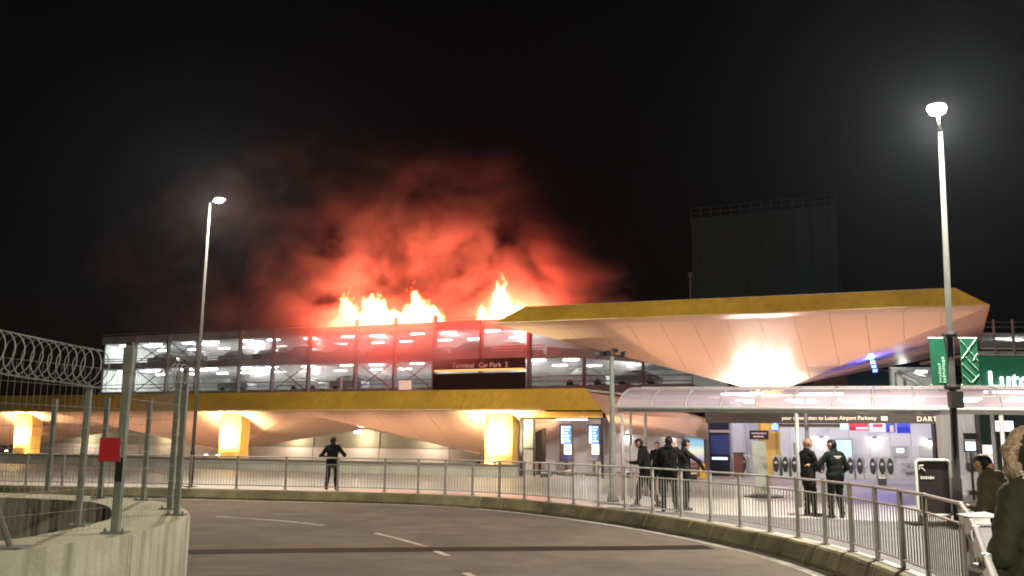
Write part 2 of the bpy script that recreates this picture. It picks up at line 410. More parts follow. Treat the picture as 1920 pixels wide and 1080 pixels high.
T['E'] = fpost(88, 922, 748, .038); T['F'] = fpost(187, 934, 746, .036); T['G'] = fpost(268, 938, 748, .034)
T['A'] = fpost(-75, 1040, 640, .05); T['H'] = fpost(-40, 920, 748, .05)
b0 = G(20, 1028, WZ); MB().tube([b0, P(-12, 935, b0.y - .3)], .03, 6).build('brace', 'galv', fence)
MB().box((b0.x, b0.y, WZ + .012), (.3, .22, .02)).build('brace_foot', 'galv', fence)
for k in ('B',):
    t = T[k]; MB().box((t.x, t.y, t.z - .17), (.105, .10, .30)).build('camera_housing', 'galv', fence); MB().box((t.x, t.y, t.z + .02), (.07, .07, .05)).build('post_cap', 'black', fence)
def wiremesh(a, b, z0, z1, dx=.085, dz=.2, r=.0019):
    mb = MB(); L = (b - a).length; n = max(2, int(L / dx))
    a0 = Vector((a.x, a.y, 0)); b0 = Vector((b.x, b.y, 0))
    for i in range(1, n):
        p = a0.lerp(b0, i / n); mb.tube([(p.x, p.y, z0), (p.x, p.y, z1)], r, 3, caps=False)
    m = int((z1 - z0) / dz)
    for k in range(m + 1):
        z = z0 + (z1 - z0) * k / m; mb.tube([(a.x, a.y, z), (b.x, b.y, z)], r * 1.3, 3, caps=False)
    mb.build('wire_mesh', 'wire', fence)
wiremesh(T['A'], T['B'], WZ + .08, 2.45); wiremesh(T['B'], T['C'], WZ + .08, 2.55)
wiremesh(T['C2'], T['G'], WZ + .08, 2.4); wiremesh(T['G'], T['F'], WZ + .08, 2.3); wiremesh(T['F'], T['E'], WZ + .08, 2.3); wiremesh(T['E'], T['H'], WZ + .08, 2.3)
# razor coil
def coil(a, b, r, turns, name, label, ph=0.0):
    a, b = Vector(a), Vector(b); ax = (b - a).normalized(); s = ax.cross(Vector((0, 0, 1))).normalized(); w = s.cross(ax)
    rt = empty(name, a, label, 'razor wire')
    for sg in (1,):
        pts = []
        for i in range(turns * 18 + 1):
            t = i / (turns * 18); an = sg * 2 * math.pi * turns * t + ph
            jr = r * (1 + .05 * math.sin(i * .37))
            pts.append(a.lerp(b, t) + (s * math.cos(an) + w * math.sin(an)) * jr)
        MB().tube(pts, .0062, 4).build('wire_coil', 'wire', rt)
    for dz in (-r, r): MB().tube([a + Vector((0, 0, dz)), b + Vector((0, 0, dz))], .006, 4).build('support_wire', 'wire', rt)
    return rt
coil(P(-110, 640, 9.2), P(188, 693, 11.6), .235, 17, 'razor_wire_coil', 'long looping coil of razor wire stretched above the mesh fence at left')
coil(P(325, 700, 12.9), P(350, 702, 12.9), .13, 3, 'razor_wire_coil', 'short tangle of razor wire atop the post at the wall corner')
MB().tube([T['D'], P(165, 718, T['D'].y)], .02, 6).build('wire_bracket', 'galv', fence)
rs = empty('warning_sign', P(205, 864, 10.0), 'blank red rectangular sign fixed to the mesh fence beside a post', 'sign')
c = P(205.5, 843, 10.0); MB().box(c, (.225, .012, .25)).build('sign_plate', 'redsign', rs)
MB().box((c.x, c.y + .014, c.z), (.235, .014, .26)).build('sign_backing', 'galv', rs)
for dz in (-.08, .08): MB().box((c.x + .09, c.y + .05, c.z + dz), (.12, .06, .02)).build('clamp', 'galv', rs)

# ------------------------------------------------------------------ pedestrian railing
rail = empty('pedestrian_railing', (PATH[16].x, PATH[16].y, 0), 'long grey pedestrian guard railing curving along the kerb', 'railing')
RP = PATH; RH = 1.08
pm = MB().box((0, 0, RH / 2), (.07, .05, RH)).mesh('post', 'railpaint')
bmz = MB().tube([(0, 0, .14), (0, 0, RH - .235)], .0085, 5, caps=False).mesh('baluster', 'railpaint')
bal = []
for i, p in enumerate(RP):
    t = RP[min(i + 1, len(RP) - 1)] - RP[max(i - 1, 0)]; an = math.atan2(t.y, t.x)
    o = inst('post', pm, Matrix.Translation((p.x, p.y, .004)) @ Matrix.Rotation(an, 4, 'Z'), rail)
    MB().box((0, 0, .01), (.14, .12, .014), Matrix.Translation((p.x, p.y, .004)) @ Matrix.Rotation(an, 4, 'Z')).build('foot_plate', 'railpaint', o)
    if i + 1 < len(RP):
        q = RP[i + 1]; d = (q - p).normalized() * .036
        a, b = p + d, q - d
        for z, r in ((RH - .02, .022), (RH - .235, .015), (.13, .015)):
            MB().tube([(a.x, a.y, z), (b.x, b.y, z)], r, 8, caps=False).build('rail', 'railpaint', rail)
        n = max(4, int((b - a).length / .105))
        for k in range(1, n): bal.append(a.lerp(b, k / n))
bal.sort(key=lambda p: p.length if p.y > 3 and p.x > -20 else 999)
for p in bal[:300]: inst('baluster', bmz, Matrix.Translation((p.x, p.y, 0)), rail)
mb = MB()
for p in bal[300:]: mb.tube([(p.x, p.y, .14), (p.x, p.y, RH - .235)], .0085, 4, caps=False)
tag(mb.build('baluster', 'railpaint', rail), kind='stuff')

# ================================================================== LAMP COLUMNS
def lamp_column(name, label, base, top, head, r0, r1, hm, power, col, pm='pole', hs=1.0, dark=0.0):
    e = empty(name, base, label, 'street lamp')
    MB().tube([base, base.lerp(top, .12), base.lerp(top, .121), top], [r0 * 1.25, r0 * 1.25, r0, r1], 12).build('pole', pm, e, True)
    MB().box((base.x, base.y - r0 * 1.25, base.z + .55), (.12, .02, .45)).build('access_door', 'black', e)
    MB().box((base.x, base.y, base.z + .012), (.36, .36, .022)).build('base_plate', 'darkmetal', e)
    d = (head - top)
    MB().tube([top, top + d * .55 + Vector((0, 0, .05)), head], [r1, r1 * .8, r1 * .7], 8).build('arm', pm, e, True)
    hd = MB(); fx = Vector((d.x, d.y, 0)).normalized() if Vector((d.x, d.y, 0)).length > .05 else Vector((0, -1, 0)); sx = Vector((-fx.y, fx.x, 0))
    M = Matrix(((fx.x, sx.x, 0, head.x), (fx.y, sx.y, 0, head.y), (0, 0, 1, head.z), (0, 0, 0, 1)))
    prof = [(-.30, .07, .03), (-.2, .13, .07), (.1, .17, .09), (.32, .13, .05), (.36, .06, .02)]
    vs = []; 
    for x, w, h in prof:
        for k in range(8):
            an = math.pi * k / 7; vs.append(M @ Vector((x * hs, w * hs * math.cos(an), h * hs * math.sin(an))))
    fs = [(i * 8 + k, i * 8 + k + 1, i * 8 + 9 + k, i * 8 + 8 + k) for i in range(4) for k in range(7)] + [(i * 8, i * 8 + 8, i * 8 + 15, i * 8 + 7) for i in range(4)] + [tuple(range(8)), tuple(range(32, 40))]
    hd.add(vs, fs); hd.build('lamp_head', 'darkmetal', e)
    lens = MB()
    for x in range(4):
        pass
    lens.lathe([(.02, -.055 * hs), (.10 * hs, -.05 * hs), (.135 * hs, -.02 * hs), (.14 * hs, -.004)], (head.x, head.y, head.z), 14).build('lens', hm, e, True)
    plight('lamp_light', (head.x, head.y, head.z - .16 * hs), power, col, .14 * hs, e)
    return e
b1 = G(357, 913); lamp_column('street_lamp', 'tall slim lit street lamp behind the railing at left', b1, P(394, 380, b1.y), P(410, 376, b1.y - .6), .06, .04, 'lamp_white', 8500, (1, .88, .70), hs=1.0)
LY = 19.0; bR = P(1797, 975, LY); bR.z = 0
lampR = lamp_column('street_lamp', 'tall brightly lit pale lamp column carrying green banners at right', bR, P(1763, 246, LY), P(1757, 207, LY - .9), .075, .048, 'lamp_big', 11500, (1, .92, .76), hs=1.15)
bAssumed = Vector((2.6, -10, 0)); lamp_column('street_lamp', 'assumed street lamp added behind the viewpoint to light the fence and wall', bAssumed, Vector((2.6, -10, 8.8)), Vector((1.8, -9.6, 8.95)), .11, .07, 'lamp_white', 10500, (1, .90, .66), hs=1.1)  # unseen lamp, assumed from the frontal lighting of fence, sign and wall
# clamps and cabinet on the right column belong to it
def on_pole(py, t0=None):
    return P(1763 + (py - 246) * (34 / 729.0), py, LY)
for yy in (628, 726):
    q = on_pole(yy); MB().lathe([(.15, -.05), (.165, 0), (.15, .05)], q, 12).build('banner_clamp', 'black', lampR)
q = on_pole(750); MB().box((q.x, q.y - .12, q.z), (.26, .16, .34)).build('control_box', 'darkmetal', lampR)
# banners
def banner(x0, x1, label, pattern):
    a = P(x0, 634, LY); b = P(x1, 722, LY); cx, cz = (a.x + b.x) / 2, (a.z + b.z) / 2; w, h = abs(b.x - a.x), abs(a.z - b.z)
    e = empty('banner', (cx, LY, cz - h / 2), label, 'banner')
    MB().box((cx, LY - .02, cz), (w, .02, h)).build('cloth', 'signgreen', e)
    for s in (-1, 1): MB().tube([(cx - w / 2 - .02, LY, cz + s * h / 2), (cx + w / 2 + .02, LY, cz + s * h / 2)], .018, 6).build('banner_arm', 'pale', e)
    if pattern:
        mb = MB(); y = LY - .036
        segs = [(-.5, .45, .5, .02), (-.5, .05, .45, .47), (-.25, .1, .5, -.2), (-.5, -.05, .3, -.33), (-.5, -.28, -.05, -.45), (.05, -.45, .5, -.28), (.2, .02, .5, .17)]
        for x0_, z0_, x1_, z1_ in segs:
            p0 = Vector((cx + x0_ * w * .96, y, cz + z0_ * h)); p1 = Vector((cx + x1_ * w * .96, y, cz + z1_ * h)); mb.tube([p0, p1], .0085, 4)
        mb.build('line_pattern', 'palegreen', e)
    else:
        rnd = random.Random(3)
        for col_, zz in ((.02, .25), (.27, .12)):
            z = cz - h * .45
            while z < cz - h * (zz - .35) * 0 + h * (.10 if col_ > .1 else -.05):
                g = rnd.uniform(.02, .05); MB().box((cx + w * col_ + rnd.uniform(-.008, .008), LY - .034, z + g / 2), (rnd.uniform(.035, .06), .008, g)).build('letter', 'palegreen', e); z += g + .016
banner(1741, 1777, 'green banner with pale vertical lettering on the lamp column', False)
banner(1798, 1836, 'green banner with pale crossing lines on the lamp column', True)

# camera pole in front of the walkway
cb = G(1149, 941); cp = empty('camera_pole', cb, 'grey pole topped with a cluster of dark cameras by the walkway', 'pole')
tpv = P(1148, 668, cb.y)
MB().tube([cb, cb + Vector((0, 0, .35)), Vector((cb.x, cb.y, 2.2)), Vector((cb.x, cb.y, 2.25)), Vector((cb.x, cb.y, tpv.z))], [.17, .105, .10, .075, .06], 12).build('pole', 'galv', cp, True)
MB().tube([(cb.x - .42, cb.y, tpv.z), (cb.x - .15, cb.y, tpv.z + .03), (cb.x + .4, cb.y, tpv.z)], .025, 6).build('crossarm', 'black', cp)
for dx, dz, an in ((-.38, .07, .5), (-.14, .1, -.6), (.08, .17, .3), (.34, .08, -.3)):
    M = Matrix.Translation((cb.x + dx, cb.y - .02, tpv.z + dz)) @ Matrix.Rotation(an, 4, 'Z') @ Matrix.Rotation(.25, 4, 'X')
    o = MB().box((0, 0, 0), (.11, .26, .1), M).build('camera', 'black', cp)
    MB().box((0, -.15, .055), (.13, .14, .012), M).build('hood', 'black', o)
    MB().tube([M @ Vector((0, 0, -.05)), (cb.x + dx, cb.y, tpv.z + .0)], .018, 5).build('bracket', 'black', o)

# ================================================================== LARGE INVERTED CANOPY
L3, R3 = P(925, 607, 43), P(1855, 572, 36)
zc = (L3.z + R3.z) / 2; 
TL, TR = P(985, 575, 43.6), P(1790, 540, 36.9)
NW = PV(1388, 724, 8.0); NE = PV(1482, 723, 8.0)
N0 = (NW + NE) / 2
BR = P(1834, 655, 49); BL = P(1128, 657, 56)
big = empty('large_canopy', (N0.x, N0.y, 0), 'large faceted canopy shaped like an inverted pyramid with gold fascia', 'canopy')
def panels(front, back, n, name, m, parent, th=.05, gap=.005, d=Vector((0, 0, 1)), g0=0.0):
    # front(t), back(t): two edges; n strips between, each a plate of its own
    for i in range(n):
        t0, t1 = i / n + gap / n, (i + 1) / n - gap / n
        pts = [front(t0), front(t1), back(t1), back(t0)]
        if (pts[2] - pts[3]).length < .02: pts = pts[:3]
        jit = Vector((0, 0, (i % 2) * .004))
        MB().plate([p + jit + Vector((0, 0, random.uniform(-.008, .008))) for p in pts], th, d=d).build(name, m, parent)
def pl(pts):
    ls = [0]
    for a, b in zip(pts, pts[1:]): ls.append(ls[-1] + (b - a).length)
    def f(t):
        s = max(0, min(1, t)) * ls[-1]
        for i in range(len(pts) - 1):
            if s <= ls[i + 1] + 1e-9: return pts[i].lerp(pts[i + 1], (s - ls[i]) / max(1e-9, ls[i + 1] - ls[i]))
        return pts[-1]
    return f
def seg_by_u(pts):
    us = [UV(p)[0] for p in pts]; u0, u1 = us[0], us[-1]
    def f(t):
        u = u0 + (u1 - u0) * t
        for i in range(len(pts) - 1):
            if u <= us[i + 1] + 1e-9: return pts[i].lerp(pts[i + 1], max(0, (u - us[i]) / max(1e-9, us[i + 1] - us[i])))
        return pts[-1]
    return f
# a narrow flat border behind the front edge, then the strips
inn = .07
L3i = L3.lerp((BL + N0) / 2, inn); R3i = R3.lerp((BR + N0) / 2, inn * .8)
panels(pl([L3, R3]), pl([L3i, R3i]), 7, 'edge_panel', 'soffit', big)
panels(seg_by_u([L3i, R3i]), seg_by_u([L3i, NW, NE, R3i]), 14, 'soffit_panel', 'soffit', big)
panels(pl([R3, BR]), pl([R3i, NE]), 5, 'soffit_panel', 'soffit', big)
panels(pl([BL, L3]), pl([NW, L3i]), 5, 'soffit_panel', 'soffit', big)
panels(pl([BR, BL]), pl([NE, NW]), 8, 'soffit_panel', 'soffit', big)
lift = Vector((0, 0, .06)); 
def fascia(a, b, c, d, n, parent):
    for i in range(n):
        t0, t1 = i / n + .0003, (i + 1) / n - .0003
        MB().plate([a.lerp(b, t0), a.lerp(b, t1), d.lerp(c, t1), d.lerp(c, t0)], .06, d=V2).build('fascia_panel', 'gold', parent)
o1 = -V2 * .03
fascia(L3 + o1, R3 + o1, TR, TL, 9, big)
BRt = BR + Vector((0, 0, TR.z - R3.z)) - U2 * 1.2 + V2 * -.6; BLt = BL + Vector((0, 0, TL.z - L3.z)) + U2 * 1.2 - V2 * .6
MB().plate([R3 + U2 * .03, BR + U2 * .03, BRt, TR + U2 * .02], .06, d=-U2).build('fascia_panel', 'gold', big)
MB().plate([BL - U2 * .03, L3 - U2 * .03, TL - U2 * .02, BLt], .06, d=U2).build('fascia_panel', 'gold', big)
MB().plate([TL + lift * .2, TR + lift * .2, BRt, BLt], .1, d=Vector((0, 0, -1))).build('roof', 'steel', big)
# neck and column
cc = N0 + V2 * 1.0
def colpoly(c, w, d): return [c + U2 * (sx * w / 2) + V2 * (sy * d / 2) for sx, sy in ((-1, -.7), (-.7, -1), (.7, -1), (1, -.7), (1, .7), (.7, 1), (-.7, 1), (-1, .7))]
def loft(polys, name, m, parent):
    mb = MB(); n = len(polys[0]); vs = [p for q in polys for p in q]
    fs = [(i * n + k, i * n + (k + 1) % n, (i + 1) * n + (k + 1) % n, (i + 1) * n + k) for i in range(len(polys) - 1) for k in range(n)] + [tuple(range(n - 1, -1, -1)), tuple((len(polys) - 1) * n + k for k in range(n))]
    return mb.add(vs, fs).build(name, m, parent)
def zz(p, z): return [Vector((q.x, q.y, z)) for q in p]
loft([zz(colpoly(cc, 1.05, 1.0), 0), zz(colpoly(cc, 1.0, .95), 2.9), zz(colpoly(cc, 1.5, 1.3), 4.2), zz(colpoly(cc, 2.3, 1.7), 4.75)], 'column', 'goldcol', big)
# ring of uplights assumed from the bright glow at the neck
for k, (du, dv) in enumerate(((-1.15, -1.15), (-.4, -1.35), (.4, -1.35), (1.15, -1.15))):
    p = Vector((cc.x, cc.y, N0.z - .25)) + U2 * du * 1.0 + V2 * dv * 1.75
    sp = Vector((p.x, p.y, p.z))
    o = MB().lathe([(.06, -.1), (.11, -.05), (.12, .05)], sp, 12).build('assumed_uplight', 'darkmetal', big)
    MB().lathe([(.10, .052), (.10, .07)], sp, 12).build('lens', 'assumed_uplight', o)
    plight('assumed_uplight_beam', sp + Vector((0, 0, .12)), 250, (1, .88, .76), .07, o)
for du in (-8.5, -5.5, -2.5, 2.5, 5.5, 8.5):  # ground floods added to brighten the large soffit evenly
    q = Vector((cc.x, cc.y, .14)) + U2 * du - V2 * 7.2
    o = MB().box((0, 0, 0), (.34, .26, .26), frame_at(q)).build('added_flood', 'darkmetal', big)
    MB().box((0, .02, .135), (.28, .2, .01), frame_at(q)).build('lens', 'added_flood_lens', o)
    plight('added_flood_beam', q + Vector((0, 0, .25)), 820, (1, .60, .37), .15, o, kind='SPOT', aim=q + Vector((0, 0, 3)) + V2 * 1.2, angle=math.radians(120))
# reflection of blue light below the canopy, built as an added glowing bar
bs = empty('blue_reflection_bar', PV(1640, 700, 6.5), 'upright glowing bar imitating a blue reflection below the right side of the large canopy', 'light')
pa, pb = PV(1631, 660, 6.5), PV(1642, 699, 6.5)
MB().tube([pa, pb], .09, 6).build('reflection_backing', 'darkmetal', bs)
for k in range(5):
    q = pa.lerp(pb, (k + .5) / 5) - V2 * .07; MB().box((0, 0, 0), (.2, .08, .13), frame_at(q)).build('reflection_block', 'blue_emit', bs)
plight('added_blue_light', pa.lerp(pb, .5) - V2 * .3, 420, (.03, .06, 1), .1, bs)

# ================================================================== LOW CANOPY ALONG THE LEFT
ZF = 3.12
def Fp(u): return W(u, 0, ZF)
low = empty('low_canopy', W(-20, 4.5, 0), 'long low faceted canopy with gold fascia on glowing columns', 'canopy')
zt = PV(1000, 729, .9).z
colu = [uof(-380, 4.6), uof(42, 4.6), uof(431, 4.6), uof(930, 4.6)]
midpx = [uof(-600, 6.0), uof(-170, 6.0), uof(232, 6.0), uof(668, 6.0), uof(1090, 6.0)]
umin = midpx[0]
for k, cu_ in enumerate(colu):
    m0, m1 = midpx[k], midpx[k + 1]
    m1f = min(m1, -.02); nz = .95
    A, B = Fp(m0), Fp(m1f); NWk, NEk = W(cu_ - .72, 4.2, nz), W(cu_ + .72, 4.2, nz)
    panels(seg_by_u([A, B]), seg_by_u([A, NWk, NEk, B]), 9, 'soffit_panel', 'soffit', low, gap=.004)
    Bm0 = W(m0, 7.0, 2.25); Bm1 = W(min(m1, 1.2), 7.0, 2.25)
    panels(pl([A, Bm0]), pl([A.lerp(NWk, .02), NWk]), 3, 'soffit_panel', 'soffit', low, gap=.004)
    panels(pl([Bm1, B]), pl([NEk, B.lerp(NEk, .02)]), 3, 'soffit_panel', 'soffit', low, gap=.004)
    cu_ = uof((-380, 42, 431, 935)[k], .4)
    cpos = W(cu_, .75)
    loft([zz(colpoly(cpos, 1.5, 1.1), 0), zz(colpoly(cpos, 1.42, 1.05), 1.2), zz(colpoly(cpos, 1.5, 1.1), 2.2), zz(colpoly(cpos, 1.36, 1.05), 3.02)], 'column', 'goldcol', low)
    if k > 0:
        for sx in (-.42, .42):
            q = W(cu_ + sx, -.95, .68)
            o = MB().lathe([(.05, -.08), (.09, -.04), (.10, .05)], q, 10).build('assumed_uplight', 'darkmetal', low)
            MB().lathe([(.085, .052), (.085, .068)], q, 10).build('lens', 'assumed_uplight', o)
            plight('assumed_uplight_beam', q + Vector((0, 0, .14)), 1900, (1, .84, .48), .06, o, kind='SPOT', aim=W(cu_ + sx * .9, .2, 2.25), angle=math.radians(100)); plight('added_spill', W(cu_ + sx * 1.6, -.5, 2.0), 60, (1, .72, .36), .1, o)  # uplights assumed from the column glow; extra point light added to brighten the soffit
for k in range(13):  # row of floods added behind the low wall to brighten this soffit
    q = W(-2.6 - k * 3.4, -.45, .12)
    o = MB().box((0, 0, 0), (.5, .18, .18), frame_at(q)).build('added_flood', 'darkmetal', low)
    MB().box((0, .01, .095), (.44, .12, .01), frame_at(q)).build('lens', 'added_flood_lens', o)
    plight('added_flood_beam', q + Vector((0, 0, .2)), 400, (1, .62, .38), .15, o, kind='SPOT', aim=q + Vector((0, 0, 2)) + V2 * 2.6, angle=math.radians(120))
nf = 12; ul = umin
for i in range(nf):
    a, b = ul + (0 - ul) * i / nf + .01, ul + (0 - ul) * (i + 1) / nf - .01
    tb = min(b, -1.0)
    ta = min(a, -1.0)
    MB().plate([W(a, -.03, ZF - .02), W(b, -.03, ZF - .02), W(tb if i < nf - 1 else -1.1, .9, zt), W(ta, .9, zt)], .06, d=V2).build('fascia_panel', 'gold', low)
MB().plate([W(ul, .9, zt - .03), W(-1.2, .9, zt - .03), W(1.5, 12, zt - .1), W(ul, 12, zt - .1)], .1, d=Vector((0, 0, -1))).build('roof', 'steel', low)
# folded end facets beside the portal
e0, e1, e2, e3 = PV(1087, 731, .95), PV(1133, 774, .03), PV(1340, 789, 9.0), PV(1190, 742, 9.0)
MB().plate([e0, e1, e2], .05, d=V2).build('end_panel', 'soffit', low); MB().plate([e0 + V2 * .002, e2 + V2 * .002, e3 + V2 * .002], .05, d=V2).build('end_panel', 'soffit', low)
e4, e5 = PV(1150, 812, 9.0), PV(1330, 826, 9.0)
MB().plate([e1 + V2 * .06, e2 + V2 * .06, e5 + V2 * .06, e4 + V2 * .06], .05, d=V2).build('end_panel', 'soffit', low)

# retaining low wall and the building behind the low canopy
lw = empty('low_wall', W(-20, -.95, 0), 'long low pale wall with dark coping in front of the canopy columns', 'wall')
ua, ub = uof(-500, -.95), uof(972, -.95); nseg = 14
for i in range(nseg):
    a, b = ua + (ub - ua) * i / nseg, ua + (ub - ua) * (i + 1) / nseg
    MB().box(((a + b) / 2, 0, .24), (b - a - .012, .3, .48), frame_at(W(0, -.95))).build('wall_block', 'lowwall', lw)
    MB().box(((a + b) / 2, 0, .535), (b - a - .008, .42, .10), frame_at(W(0, -.95))).build('coping_stone', 'coping', lw)
bw = empty('glazed_screen', W(-20, 10.5, 0), 'grey glazed screen wall beneath the long low canopy', 'wall')
ua, ub = uof(-500, 10.5), uof(985, 10.5); n = 16
for i in range(n):
    a, b = ua + (ub - ua) * i / n, ua + (ub - ua) * (i + 1) / n
    MB().box(((a + b) / 2, 0, .55), (b - a - .02, .12, 1.1), frame_at(W(0, 10.5))).build('lower_panel', 'white_int' if i % 5 else 'grey_int', bw)
    MB().box(((a + b) / 2, .02, 2.0), (b - a - .06, .06, 1.76), frame_at(W(0, 10.5))).build('pane', 'greywall', bw)
    MB().box((b, -.03, 1.45), (.05, .1, 2.9), frame_at(W(0, 10.5))).build('mullion', 'alu', bw)
MB().box(((ua + ub) / 2, -.03, 1.13), (ub - ua, .14, .04), frame_at(W(0, 10.5))).build('transom', 'alu', bw)
for px in (150, 300, 545, 672, 800):  # one lamp here is real, the others are added to brighten the screen
    q = PV(px, 812, 9.6); o = MB().lathe([(.3, 0), (.25, .12), (.1, .2)], q, 12).build('ceiling_lamp_or_fill', 'strip_white', bw); plight('lamp_glow', q + Vector((0, 0, -.25)), 130, (1, .74, .42), .1, o)

# ================================================================== ENTRANCE PORTAL
por = empty('entrance_portal', W(-2, .9, 0), 'dark framed entrance portal with gold header at the end of the low canopy', 'doorway')
def pbox(parent, name, m, x0, x1, y0, y1, v, d, z0=None, dy=0.0):
    a = PV(x0, y0, v); b = PV(x1, y1, v); ua, _ = UV(a); ub, _ = UV(b); zt_, zb = a.z, b.z
    if z0 is not None: zb = z0
    return MB().box(((ua + ub) / 2, v + d / 2 + dy, (zt_ + zb) / 2), (ub - ua, d, zt_ - zb), Matrix.Translation(O2) @ BLD).build(name, m, parent)
pbox(por, 'frame_post', 'darkmetal', 975, 979, 784, 890, .6, .12, 0); pbox(por, 'frame_post', 'darkmetal', 1126.5, 1131, 784, 890, .6, .12, 0)
pbox(por, 'header', 'goldcol', 976, 1129, 772, 783, .62, .15); pbox(por, 'header_trim', 'darkmetal', 975, 1131, 783.2, 786, .6, .14)
pbox(por, 'ceiling_light', 'strip_white', 1042, 1098, 780, 787.5, 2.6, .3)
pbox(por, 'door_leaf', 'glasspane', 980, 999, 787, 890, .66, .04, 0); pbox(por, 'door_leaf_frame', 'darkmetal', 999.5, 1002.5, 786.5, 890, .64, .06, 0)
pbox(por, 'door_bar', 'darkmetal', 980, 999, 840, 843, .62, .03)
pbox(por, 'side_wall', 'white_int', 978, 1132, 786, 890, 8.0, .15, 0); 
plight('portal_light', W(-1.8, 3.0, 2.75), 150, (1, .93, .88), .3, por)
def totem(px0, px1, label, lit):
    a = uof((px0 + px1) / 2, 3.0); e = empty('information_totem', W(a, 3.0), label, 'totem')
    pbox(e, 'cabinet', 'darkpanel', px0, px1, 795, 866, 3.0, .18)
    pbox(e, 'stand', 'darkmetal', (px0 + px1) / 2 - 2, (px0 + px1) / 2 + 2.5, 866, 890, 3.05, .1, 0)
    MB().box((a, 3.1, .03), (.85, .5, .06), Matrix.Translation(O2) @ BLD).build('foot', 'darkmetal', e)
    if lit:
        s = pbox(e, 'screen', 'screen_blue', px0 + 3, px1 - 2, 798, 832, 2.97, .02); pbox(e, 'screen', 'screen_white', px0 + 9, px1 - 2, 833, 852, 2.97, .02); pbox(e, 'screen', 'screen_navy', px0 + 3, px1 - 2, 853, 863, 2.97, .02)
        pbox(e, 'timetable_margin', 'screen_pale', px0 + 3.5, px0 + 8, 799, 831, 2.95, .012)
        for k in range(6): pbox(e, 'timetable_row', 'screen_pale', px0 + 10, px1 - 4 - (k * 7 % 5), 800 + k * 5.2, 802.6 + k * 5.2, 2.95, .012)
totem(1001, 1021, 'dark information totem seen edge-on nearest the portal door leaf', False)
totem(1049, 1073, 'lit blue information totem under the white ceiling light in portal', True)
totem(1101, 1125, 'lit blue information totem next to the right portal frame', True)

# ================================================================== STATION HALL
hall = empty('station_hall', W(8, 9, 0), 'bright open station hall behind the covered walkway', 'building')
def hb(name, m, u0, u1, v0, v1, z0, z1, parent=hall): return MB().box(((u0 + u1) / 2, (v0 + v1) / 2, (z0 + z1) / 2), (u1 - u0, v1 - v0, z1 - z0), Matrix.Translation(O2) @ BLD).build(name, m, parent)
uA, uB = uof(1128, 9.4), uof(1345, 9.4)
hb('side_wall', 'white_int', uA, uB, 9.4, 9.6, 0, 3.0)
uC, uD = uof(1376, 14.5), uof(1830, 14.5)
for i in range(12):
    a, b = uC + (uD - uC) * i / 12, uC + (uD - uC) * (i + 1) / 12
    hb('wall_panel', 'white_int', a + .008, b - .008, 14.5, 14.6, 0, 4.2)
hb('side_return', 'white_int', uof(1372, 9.6) - .1, uof(1372, 9.6), 9.6, 14.5, 0, 4.2)
uE = uof(1345, 4.0)
hb('ceiling', 'grey_int', uof(1345, 9.6), uD + 4, 7.2, 14.6, 3.95, 4.1)
for i in range(6):  # ceiling panels added out of sight to brighten the hall
    for vv in (9.6, 12.4): hb('ceiling_light', 'added_ceil_panel', uC + 1.0 + i * 2.6, uC + 2.4 + i * 2.6, vv, vv + .3, 3.90, 3.945)
# long dark sign fascia
sg = empty('station_sign', PV(1540, 795, 4.0), 'long dark station sign with pale lettering under the walkway roof', 'sign')
pbox(sg, 'board', 'darkpanel', 1322, 1762, 774, 794, 4.0, .25)
pbox(sg, 'end_wedge', 'darkpanel', 1460, 1575, 794.5, 801, 4.1, .2)
pT = PV(1553, 784, 3.985)
text_mesh('lettering', 'your connection to Luton Airport Parkway', .235, Matrix.Translation(pT - V2 * .01) @ TXT, 'letter_soft', sg, .006)
pbox(sg, 'symbol', 'letter_soft', 1652, 1664, 781, 788, 3.97, .02)
pD = PV(1738, 786, 3.985); text_mesh('lettering', 'DART', .29, Matrix.Translation(pD - V2 * .01) @ TXT, 'letter_soft', sg, .006, spacing=1.15)
# advert strip
ad = empty('advert_strip', PV(1640, 815, 7.0), 'row of red, white and blue lit advert panels above the ticket gates', 'advert')
for x0, x1, m in ((1574, 1591, 'screen_pale'), (1592, 1629, 'ad_red'), (1630, 1660, 'ad_white'), (1661, 1680, 'ad_blue'), (1681, 1708, 'ad_blue')):
    pbox(ad, 'advert_panel', m, x0, x1 - .6, 792 + (x0 - 1574) * .015, 806 + (x0 - 1574) * .06, 7.0, .08)
pbox(ad, 'advert_band', 'ad_white', 1605, 1628, 801, 805, 6.97, .02); pbox(ad, 'advert_band', 'ad_red', 1636, 1655, 795, 801, 6.97, .02)
pbox(ad, 'advert_band', 'ad_warm', 1668, 1676, 798, 810, 6.97, .02)
# wall washer lamps
def wall_lamp(px, py, v, label, power=9):
    q = PV(px, py, v) - V2 * .12
    e = empty('wall_lamp', q, label, 'wall lamp')
    MB().lathe([(.10, -.02), (.15, .02), (.12, .10), (.04, .14)], q, 12).build('shade', 'alu', e)
    MB().lathe([(.09, -.03), (.09, -.022)], q, 12).build('lens', 'strip_white', e)
    plight('wash', q + Vector((0, 0, -.10)), power, (1, .93, .80), .05, e)
wall_lamp(1176, 817, 9.35, 'wall lamp glowing on the pale wall nearest the camera pole'); wall_lamp(1256, 816, 9.35, 'wall lamp glowing behind the heads of the standing group')
wall_lamp(1540, 822, 14.45, 'wall lamp glowing beside the bald officer', 14); wall_lamp(1640, 823, 14.45, 'wall lamp glowing between pale screen and sign post', 14); wall_lamp(1744, 826, 14.45, 'wall lamp glowing above the dark wayfinding sign', 14)
pbox(hall, 'bench_rail', 'grey_int', 1690, 1760, 868, 874, 14.0, .3); pbox(hall, 'bench_rail', 'grey_int', 1690, 1760, 880, 886, 14.0, .3)
